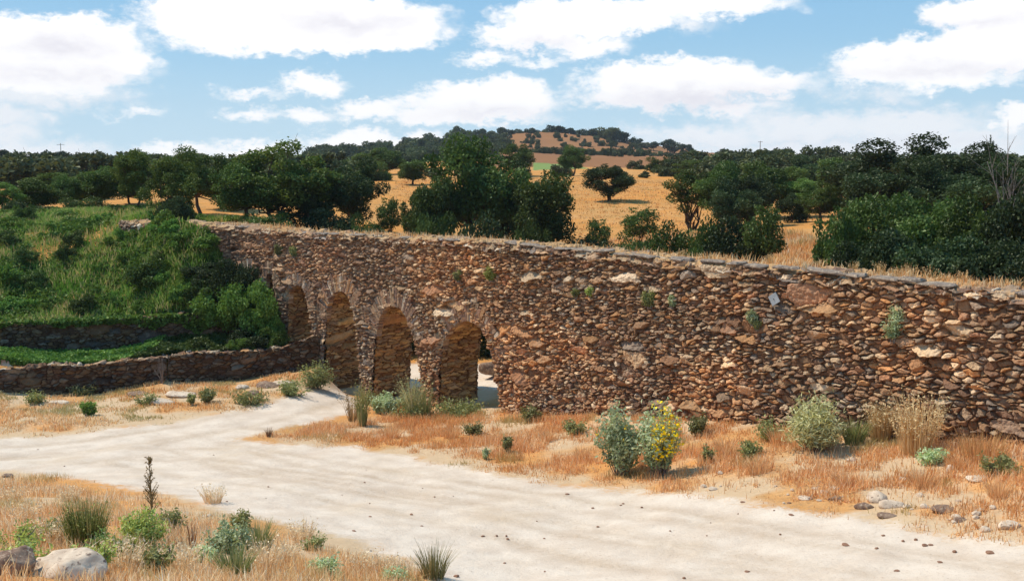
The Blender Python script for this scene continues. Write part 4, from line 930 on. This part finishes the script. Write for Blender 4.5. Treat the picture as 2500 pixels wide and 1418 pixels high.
leaf_plant('pale_broom', 'rounded pale green spiky bush against the aqueduct foot', 'bush', hp(1990,1098), 1.12, .56, 5200, 'paleleaf', .028, 3, 0, 70, elong=4.5, base=.3)
blade_plant('dark_weed', 'small grey green weed right behind the pale spiky bush', 'plant', hp(2085,1085), .55, .5, 500, GB, .012, 4, .6)
blade_plant('tall_grass_clump', 'tall straw coloured grass clump in front of the aqueduct at right', 'grass clump', hp(2235,1110), 1.25, .9, 300, [(.78,.55,.27),(.62,.34,.13),(.85,.64,.36)], .011, 5, .28, None, ((.86,.68,.40), 1500, .026))
blade_plant('tall_grass_clump', 'straw coloured grass clump left of the tall one in front of the aqueduct', 'grass clump', hp(2150,1075), .85, .6, 500, [(.75,.55,.28),(.6,.36,.14)], .010, 6, .3, None, ((.80,.64,.38), 600, .03))
blade_plant('tall_grass_clump', 'reddish dry grass clump at the right edge by the aqueduct foot', 'grass clump', hp(2400,1120), .6, 1.1, 260, [(.7,.42,.18),(.62,.32,.13)], .010, 7, .4)
leaf_plant('green_weed', 'small dark green weed on the verge left of the silvery bush', 'plant', hp(1240,1105), .5, .16, 800, 'darkweed', .035, 8, 0, 8)
leaf_plant('green_weed', 'tiny grey green weed beside the small dark one on the verge', 'plant', hp(1183,1120), .3, .14, 500, 'greybush', .03, 9, 0, 7)
leaf_plant('euphorbia_bush', 'rounded pale green bush at the pier foot between the first two arches', 'bush', hp(938,1012), .62, .40, 4200, 'greybush', .045, 10, 0, 24)
leaf_plant('green_weed', 'green weeds right of the rounded pale bush at the arch foot', 'plant', hp(1010,1022), .42, .55, 2600, 'darkweed', .04, 11, 0, 20)
leaf_plant('green_weed', 'green weeds at the foot of the nearest arch', 'plant', hp(1120,1015), .32, .7, 2600, 'darkweed', .04, 12, 0, 20)
blade_plant('tall_weed', 'tall thin dry weed in front of the narrow pier', 'plant', hp(862,1030), 1.05, .35, 60, RB, .016, 13, .35, None, ((.4,.3,.16), 160, .03))
blade_plant('tall_weed', 'tall yellowish weed in front of the second arch pier', 'plant', hp(885,1040), 1.35, .3, 120, GB, .014, 14, .25, None, ((.42,.36,.14), 400, .03))
blade_plant('tall_weed', 'tall weed growing in the second arch opening', 'plant', hp(1010,1018), 1.3, .55, 200, GB+PB, .013, 15, .4, None, ((.5,.46,.22), 600, .03))
blade_plant('tall_weed', 'leaning greenish weed against the pier left of the nearest arch', 'plant', hp(1040,1022), 1.0, .35, 130, GB, .013, 16, .3)
leaf_plant('green_weed', 'dark weeds against the pier foot beside the track', 'plant', hp(775,948), .95, .6, 2400, 'darkweed', .04, 17, 0, 16)
leaf_plant('green_weed', 'dull green weeds left of the pier foot by the track', 'plant', hp(715,965), .5, .5, 1100, 'darkweed', .04, 18, 0, 16)
leaf_plant('green_weed', 'low weeds among the rocks beside the track', 'plant', hp(610,985), .35, .6, 1100, 'darkweed', .04, 19, 0, 16)
leaf_plant('green_weed', 'small bright green bush on the golden ground at left', 'plant', hp(215,1015), .5, .22, 900, 'bramble', .04, 20, 0, 12)
leaf_plant('green_weed', 'low grey weeds above the small bright bush at left', 'plant', hp(195,965), .35, .5, 900, 'darkweed', .04, 21, 0, 10)
leaf_plant('green_weed', 'brownish weed left of the flat pale rocks', 'plant', hp(505,985), .5, .3, 900, 'darkweed', .04, 22, 0, 12)
leaf_plant('green_weed', 'small green weed right of the brownish one by the track', 'plant', hp(470,990), .4, .15, 500, 'darkweed', .04, 23, 0, 8)
blade_plant('dry_weed', 'small dark dry weed alone on the edge of the track', 'plant', hp(657,1068), .28, .16, 70, [(.22,.12,.07)], .014, 24, .5)
leaf_plant('green_weed', 'grey green weed right of the yellow flower bush', 'plant', hp(1705,1065), .5, .3, 1000, 'darkweed', .04, 25, 0, 12)
leaf_plant('green_weed', 'dark small weed in the orange grass below the yellow flower bush side', 'plant', hp(1725,1130), .4, .16, 500, 'darkweed', .03, 26, 0, 8)
leaf_plant('green_weed', 'faint green weed at the aqueduct base right of the arches', 'plant', hp(1300,1028), .4, .35, 900, 'darkweed', .04, 27, 0, 12)
# foreground bank
blade_plant('broom_bush', 'dark green upright broom bush on the near bank', 'bush', hp(212,1345), .60, .52, 950, [(.12,.15,.035),(.20,.22,.06),(.34,.28,.12)], .008, 30, .26, None, ((.42,.40,.14), 500, .016))
leaf_plant('lime_plant', 'lime green leafy plant around the dry stalk', 'plant', hp(350,1335), .50, .26, 2600, 'lime', .022, 31, 0, 18)
leaf_plant('lime_plant', 'small lime green plant beside the dark broom bush', 'plant', hp(245,1350), .30, .14, 800, 'lime', .02, 32, 0, 10)
leaf_plant('lime_plant', 'pale lime weeds at the left edge of the near bank', 'plant', hp(35,1350), .34, .26, 900, 'lime', .02, 33, 0, 12)
leaf_plant('grey_green_plant', 'pale grey green plant right of the lime one on the near bank', 'plant', hp(560,1350), .38, .28, 2600, 'greybush', .025, 34, 0, 18)
blade_plant('rush_clump', 'olive rush clump right behind the pale grey green plant', 'plant', hp(630,1345), .42, .4, 420, GB, .008, 35, .5)
blade_plant('rush_clump', 'olive rush clump low on the near bank at the bottom edge', 'plant', hp(575,1412), .38, .35, 520, GB, .008, 36, .5)
leaf_plant('grey_green_plant', 'pale green low plant at the bottom edge left of the track', 'plant', hp(800,1410), .26, .24, 1500, 'greybush', .022, 37, 0, 14)
blade_plant('rush_clump', 'spiky brownish rush clump at the bottom beside the track', 'plant', hp(1058,1416), .50, .42, 260, [(.36,.28,.13),(.22,.22,.09)], .009, 38, .5)
blade_plant('dry_weed', 'thin reddish dry weed left of the pale grey green plant', 'plant', hp(470,1345), .42, .10, 30, [(.3,.13,.07)], .010, 39, .25)
def stalk():
    g = np.random.default_rng(40); x, y, z = hp(372,1325); o = thing('dry_stalk', 'tall dry branched stalk standing up from the lime green plant', 'plant', (x, y, z)); H = zpx(372, 1118, y)-z
    segs = [((0, 0, -.05), (.01, 0, H*.5), .014, .011), ((.01, 0, H*.5), (0, 0, H), .011, .004)]; tips = []
    for i in range(70):
        t = g.uniform(.25, .97); a = g.uniform(0, 6.28); L = .15*(1.15-t)*g.uniform(.5, 1.2)+.02; p = np.array([.01*(1-t), 0, H*t]); q = p+np.array([math.cos(a)*L*.8, math.sin(a)*L*.8, L*1.1]); segs.append((p, q, .005, .003)); tips += [p+(q-p)*k for k in (.4, .7, 1)]
    V, F = tubes(segs, 5); put('stem', mesh('stem', V, F, mat_simple('dry_stalk', (.17,.11,.05), (.30,.20,.09), 20)), o)
    T_ = np.repeat(np.array(tips), 4, 0)+g.normal(size=(len(tips)*4, 3))*.008; V, F, vv = leaves(T_, .014, g); c = np.array([.36, .25, .12])*g.uniform(.6, 1.3, len(T_))[:, None]; put('seed_head', mesh('seed_head', V, F, M['blade'], {'col': np.repeat(c, 4, 0)}), o)
stalk()
for i, (n_, lb, u, v, H_, w_, m_) in enumerate([('lime_plant','lime green weeds between the dark broom bush and the lime plant',300,1372,.34,.2,'lime'),('lime_plant','yellow green weeds in front of the dark broom bush',225,1395,.28,.22,'lime'),('lime_plant','lime weeds behind the dark boulder at the left edge',70,1388,.42,.22,'lime'),('green_weed','olive weeds behind the lime green plant',410,1300,.3,.25,'darkweed'),
   ('green_weed','dark olive weed between the broom bush and the left edge',120,1325,.3,.2,'darkweed'),('grey_green_plant','small grey plant right of the small reddish rock',500,1375,.2,.18,'greybush'),('grey_green_plant','low grey green plant left of the spiky brownish rush clump',960,1425,.18,.2,'greybush'),('green_weed','low olive weed above the pale low plant at the bottom',770,1345,.2,.22,'darkweed'),('green_weed','olive weed by the flat white stone at the track edge',590,1290,.22,.22,'darkweed'),
   ('green_weed','thin olive weed low on the bank right of the pale boulder',385,1400,.3,.2,'darkweed'),('green_weed','small olive weed on the verge below the nearest arch',1160,1062,.35,.3,'darkweed'),('green_weed','olive weed on the verge between green weed and silvery bush',1400,1060,.35,.35,'darkweed'),('green_weed','low olive weed on the verge right of the yellow flower bush',1830,1120,.3,.35,'darkweed'),('green_weed','low weed at the aqueduct foot left of the pale spiky bush',1880,1075,.45,.35,'darkweed'),
   ('green_weed','grey weed in the orange grass left of the single white stone',2270,1135,.3,.3,'greybush'),('green_weed','olive weed near the right edge of the verge',2440,1160,.35,.35,'darkweed'),('green_weed','weed beside the flat pale rock below the garden wall',355,990,.35,.4,'darkweed'),('green_weed','weed at the foot of the low garden wall near the left edge',80,985,.3,.4,'darkweed'),('green_weed','weed at the foot of the pier right of the track',905,990,.5,.35,'darkweed'),('green_weed','pale weed in the second arch opening foot',985,1000,.6,.35,'greybush')]):
    leaf_plant(n_, lb, 'plant', hp(u, v), H_, w_, 900, m_, .024 if v > 1200 else .035, 400+i, 0, 12)
# scattered pale flowering grasses of the bank
gs = np.random.default_rng(50)
for i, (u, v, lb) in enumerate([(120,1330,'feathery grass tuft just behind the pale boulder'),(300,1395,'feathery grass tuft right beside the pale boulder'),(450,1390,'feathery grass tuft at the bottom below the small reddish rock'),(640,1400,'feathery grass tuft right of the low olive rush clump'),(700,1370,'feathery grass tuft between olive rush clumps and pale low plant'),(520,1230,'feathery grass tuft at the track edge behind the flat white stone'),(880,1395,'feathery grass tuft right of the pale low plant at the bottom'),
  (60,1280,'feathery grass tuft left of the dark broom bush'),(170,1225,'feathery grass tuft behind the dark broom bush'),(400,1290,'feathery grass tuft behind the lime green plant'),(740,1330,'feathery grass tuft right of the pale grey green plant on the near bank'),(30,1225,'feathery grass tuft near the left edge of the bank, below the dark clod'),(950,1405,'feathery grass tuft left of the spiky brownish rush clump')]):
    blade_plant('bank_tuft', lb, 'grass tuft', hp(u, v), gs.uniform(.25, .42), .4, 160, [(.85,.62,.36),(.72,.44,.2),(.85,.7,.48)], .007, 60+i, .5, 'feathery grass tufts on the near bank', ((.9,.74,.5), 320, .018))
for i, (u, v, lb) in enumerate([(1340,1075,'orange grass tuft between the green weed and the silvery bush'),(1420,1120,'orange grass tuft just left of the silvery bush'),(1770,1110,'orange grass tuft right of the small dark weed'),(1850,1160,'orange grass tuft left below the pale spiky bush'),(1900,1085,'orange grass tuft touching the pale spiky bush on the left'),(2060,1180,'orange grass tuft above the brown rock on the verge edge'),
  (2250,1190,'orange grass tuft left of the single white stone'),(2440,1220,'orange grass tuft near the right edge above the reddish flat stone'),(1100,1070,'orange grass tuft below the nearest arch'),(960,1068,'orange grass tuft below the second arch'),(2340,1140,'orange grass tuft right of the tall straw coloured clump'),(1560,1030,'orange grass tuft behind the silvery and yellow bushes')]):
    blade_plant('verge_tuft', lb, 'grass tuft', hp(u, v), gs.uniform(.25, .42), .5, 260, [(.82,.5,.24),(.72,.4,.18),(.85,.6,.34)], .009, 80+i, .7, 'orange grass tufts on the verge')
for i in range(14):
    s0 = gs.uniform(3, 17); p = wp(np.array(s0), float(ztop(s0))+.02, gs.uniform(-1.4, -.8))
    blade_plant('walltop_tuft', 'dry seed-headed weed on top of the aqueduct', 'plant', tuple(p), gs.uniform(.18, .34), .3, 40, [(.66,.42,.18),(.5,.3,.12)], .011, 110+i, .4, 'dry weeds standing on the aqueduct top', ((.78,.55,.3), 50, .02))
# weeds growing out of the masonry
for i, (u, v, sz, mt, lb) in enumerate([(1205,678,.27,'lime','bright green tuft growing out of the wall face right of the arches'),(1125,680,.22,'darkweed','dull weed in the wall face left of the bright green tuft'),(685,618,.24,'darkweed','olive weed in the wall above the fourth arch'),
  (722,622,.22,'darkweed','olive weed in the wall above the third arch'),(1445,718,.16,'lime','ochre tuft in the wall face, right one of a pair'),(1412,722,.14,'darkweed','ochre tuft in the wall face, left one of a pair'),(1592,742,.26,'darkweed','dull weed in the wall face left of the grey plate'),
  (1645,745,.18,'greybush','small pale weed in the wall face between dull weed and grey plate'),(1845,785,.20,'greybush','pale weed in the wall just below left of the grey plate'),(2188,820,.42,'greybush','large pale weed growing from the wall face near the right'),(1855,800,.12,'darkweed','tiny weed below the grey plate')]):
    s0, z0 = px2wall(u, v+sz*25); p = wp(np.array(s0), z0, .10); leaf_plant('wall_weed', lb, 'plant', tuple(p), sz*1.7, sz*.75, int(900+3500*sz), mt, .03 if sz < .4 else .028, 130+i, 0, 12, .35)
# little bare bush against the garden wall
def bare(name, label, loc, H, n, spread, seed, r=.02):
    g = np.random.default_rng(seed); o = thing(name, label, 'tree', loc); segs = []
    for i in range(n):
        a = g.uniform(0, 6.28); l = spread*g.uniform(.2, 1); h = H*g.uniform(.6, 1); p = np.array([0, 0, -.1]); q = np.array([math.cos(a)*l*.25, math.sin(a)*l*.25, h*.35]); t = np.array([math.cos(a)*l, math.sin(a)*l, h])
        segs += [(p, q, r, r*.7), (q, (q+t)/2+g.normal(size=3)*.04*H, r*.7, r*.4), ((q+t)/2, t, r*.4, r*.12)]
        for _ in range(7): f = g.uniform(.2, .95); b = q+(t-q)*f; L = H*.22*(1.1-f); segs.append((b, b+np.array([g.normal()*.5, g.normal()*.5, 1])*L, r*.25, r*.08))
    V, F = tubes(segs, 5); put('branches', mesh('branches', V, F, M['deadwood'], None, True), o); return o
x, y, z = hp(396, 936); bare('bare_shrub', 'little leafless grey shrub in the gap of the low garden wall', (x, y, z), .95, 12, .35, 1, .022)
x, y, z = at(2465, 30); bare('bare_tree', 'bare leafless tree with thin twigs at the right edge against the sky', (x, y, z), zpx(2440, 262, 30)-z, 7, .75, 2, .028)

# ------------------------------------------------------------------ rocks
rocks = [(180,1412,.38,.26,'granite','pale rounded boulder in the bottom left corner'),(30,1405,.24,.24,'darkrock','dark pitted boulder at the very bottom left beside the pale one'),(440,1335,.09,.05,'darkrock','small reddish rock right of the lime green plant'),
 (505,1262,.10,.03,'granite','flat white stone at the near edge of the track'),(395,985,.5,.16,'granite','flat pale rock on the golden ground below the garden wall'),(440,965,.55,.10,'granite','long flat slab above the pale rock by the garden wall'),
 (335,965,.35,.10,'darkrock','brown rock outcrop left of the flat pale rock'),(655,945,.45,.16,'darkrock','rock with pale top in the rubble beside the track, left of the pier'),(690,940,.42,.10,'granite','pale flat rock beside the pier rubble'),(620,968,.28,.14,'darkrock','dark rock among weeds by the track'),
 (590,950,.25,.12,'granite','small pale rock in the rubble by the track'),(140,985,.40,.08,'granite','flat pale rock set in golden ground far left'),
 (2140,1225,.20,.15,'granite','upright broken white rock at the verge edge on the right'),(2175,1238,.22,.10,'granite','broken white rock lying beside the upright one'),(2110,1240,.18,.08,'darkrock','dark rock left of the broken white rocks'),(2320,1155,.09,.11,'granite','single white stone in the orange grass below the tall grass clump'),
 (2390,1172,.24,.06,'granite','long flat pale stone in the grass near the right edge'),(2080,1128,.14,.05,'granite','white stone in the grass below the pale spiky bush'),(2205,1172,.12,.05,'granite','small white stone left of the single one'),(2300,1250,.22,.08,'darkrock','grey rock at the verge edge on the right'),
 (2405,1300,.11,.07,'granite','pale round stone by the track near the right edge'),(2465,1288,.20,.08,'granite','reddish pale flat stone at the right edge of the verge'),(2345,1278,.12,.05,'darkrock','small grey rock between track and grass on the right'),(2040,1222,.16,.06,'darkrock','brown rock on the verge edge left of the broken rocks'),
 (1965,1222,.14,.04,'granite','flat pale rock on the verge edge'),(2160,1268,.2,.06,'darkrock','dark earth rock in front of the broken white ones'),(1200,945,.5,.35,'darkrock','dark rock seen through the nearest arch'),(1190,830,1.3,.9,'darkrock','dark outcrop in the distance behind the nearest arch'),
 (20,1165,.14,.08,'darkrock','dark clod at the left edge of the near bank'),(600,1262,.10,.04,'darkrock','dark stone on the near bank edge beside the track'),(1610,1160,.22,.10,'darkrock','earthy rock under the yellow flower bush'),(1250,1106,.10,.05,'darkrock','dark stone by the small dark green weed')]
for i, (u, v, rx, rz, mt, lb) in enumerate(rocks):
    if v in (945, 830) and u in (1200, 1190): x, y = (0.4, 38.6) if v == 945 else (-1.0, 46.5); z = t1(x, y); x = (u-1250)/FPX*y*1.0
    else: x, y, z = hp(u, v)
    o = put('rock', rock_mesh(200+i, (rx, rx*gs.uniform(.6, .85), rz), M[mt], 4 if rx > .2 and v > 1300 else 3, .16), None, (x, y, z+rz*.25)); o.rotation_euler.z = gs.uniform(-.5, .5); tag(o, lb, 'rock')
pebs = [rock_mesh(300+i, (1, .8, .6), M['clod'], 2) for i in range(4)]
pk = [(2418,1357,.085,.03),(2236,1322,.04,.03),(2258,1338,.045,.035),(2330,1353,.045,.03),(2205,1325,.035,.025),(2157,1311,.045,.02),(2065,1336,.07,.025),(1927,1228,.05,.02),(1448,1241,.045,.02),(1385,1209,.06,.015),(1005,1259,.04,.025),(1236,1314,.03,.02),(903,1230,.02,.015),(655,1190,.03,.015),(2140,1341,.04,.02),(2295,1378,.05,.015),(1567,1240,.03,.02),
      (1213,1312,.03,.02),(1240,1322,.035,.02),(835,1210,.02,.01),(1115,1410,.06,.03),(885,1397,.06,.03),(125,1168,.05,.02),(1905,1305,.025,.02),(1670,1417,.03,.02)]
for i in range(75):
    u = gs.uniform(60, 2500); v = gs.uniform(1095, 1415); x, y, z = hp(u, v)
    if float(sdpoly(np.array([x]), np.array([y]), ROAD)[0]) > .1 or gs.random() < .25: pk.append((u, v, gs.uniform(.010, .045)*(1.4 if u > 1800 else 1), .015))
for i, (u, v, r, rz) in enumerate(pk):
    x, y, z = hp(u, v); o = put('pebble', pebs[i % 4], None, (x, y, z+rz*.3)); o.scale = (r, r, rz*1.4); o.rotation_euler.z = gs.uniform(0, 3)
    big_ = i == 0; tag(o, 'long brown stone lying on the track near the right corner' if big_ else 'small brown pebble lying loose on the track or its edge', 'pebble' if not big_ else 'stone', None if big_ else 'loose pebbles on the track')

ps = [rock_mesh(330+i, (1, .75, .55), M['granite'], 2, .2) for i in range(4)]
for i in range(38):
    u = gs.uniform(1700, 2500) if i < 28 else gs.uniform(500, 1000); v = np.interp(u, [500,1000,1700,2100,2500], [1330,1400,1190,1225,1280])+gs.uniform(-45, 28); x, y, z = hp(u, v)
    r_ = gs.uniform(.03, .11)*(1 if i < 28 else .6); o = put('stone', ps[i % 4], None, (x, y, z+r_*.2)); o.scale = (r_, r_, r_); o.rotation_euler.z = gs.uniform(0, 3)
    tag(o, 'small pale stone half sunk in the dusty edge beside the track', 'stone', 'small pale stones along the track edges')
# ------------------------------------------------------------------ plate on the wall, poles
def plate():
    s0, z0 = px2wall(1899, 729); x, y, tx, ty, nx, ny = [float(q) for q in path(np.array(s0))]; p = wp(np.array(s0), z0, .14)
    import bmesh
    bm = bmesh.new(); bmesh.ops.create_cube(bm, size=1); bmesh.ops.scale(bm, vec=(.25, .02, .25), verts=bm.verts); bmesh.ops.bevel(bm, geom=bm.edges[:], offset=.004, segments=2, affect='EDGES')
    me = bpy.data.meshes.new('sign_plate'); bm.to_mesh(me); bm.free(); me.materials.append(M['plate'])
    o = thing('sign_plate', 'small plain grey plate fixed tilted on the aqueduct face', 'plate', tuple(p)); o.rotation_euler = (0, 0, math.atan2(ty, tx))
    q = put('panel', me, o); q.rotation_euler = (0, R(33), 0)
    V, F = tubes([((0, .03, 0), (0, -.03, 0), .012, .012)], 8); put('bolt', mesh('bolt', V, F, M['wood']), o)
plate()
def pole(u, v0, d, label, r, arms, name, cat):
    x, y, z = at(u, d); H = zpx(u, v0, d)-z; o = thing(name, label, cat, (x, y, z)); V, F = tubes([((0, 0, -.3), (0, 0, H), r, r*.7)], 8); put('shaft', mesh('shaft', V, F, M['wood']), o)
    if arms: V, F = tubes([((-a, 0, H*h), (a, 0, H*h), r*.5, r*.5) for a, h in arms], 6); put('crossarm', mesh('crossarm', V, F, M['wood']), o)
pole(1852, 345, 240, 'thin wooden pole standing on the skyline right of the hill', .10, [(.5, .96)], 'utility_pole', 'pole')
pole(155, 350, 260, 'thin mast rising above the pines on the left skyline', .10, [(.9, .93)], 'mast', 'mast')

# ------------------------------------------------------------------ summer haze
def haze():
    import bmesh
    bm = bmesh.new(); bmesh.ops.create_cube(bm, size=1); me = bpy.data.meshes.new('haze'); bm.to_mesh(me); bm.free()
    m = bpy.data.materials.new('haze'); m.use_nodes = True; T = NT(m.node_tree); T.n.clear()
    out = T.node('ShaderNodeOutputMaterial'); v = T.node('ShaderNodeVolumePrincipled'); v.inputs['Color'].default_value = (.80, .87, .95, 1); v.inputs['Density'].default_value = .00016
    T.l.new(v.outputs[0], out.inputs['Volume']); me.materials.append(m); o = put('haze', me, None, (0, 0, 20)); o.scale = (2680, 2680, 120); o.display_type = 'WIRE'; tag(o, kind='stuff')
haze()
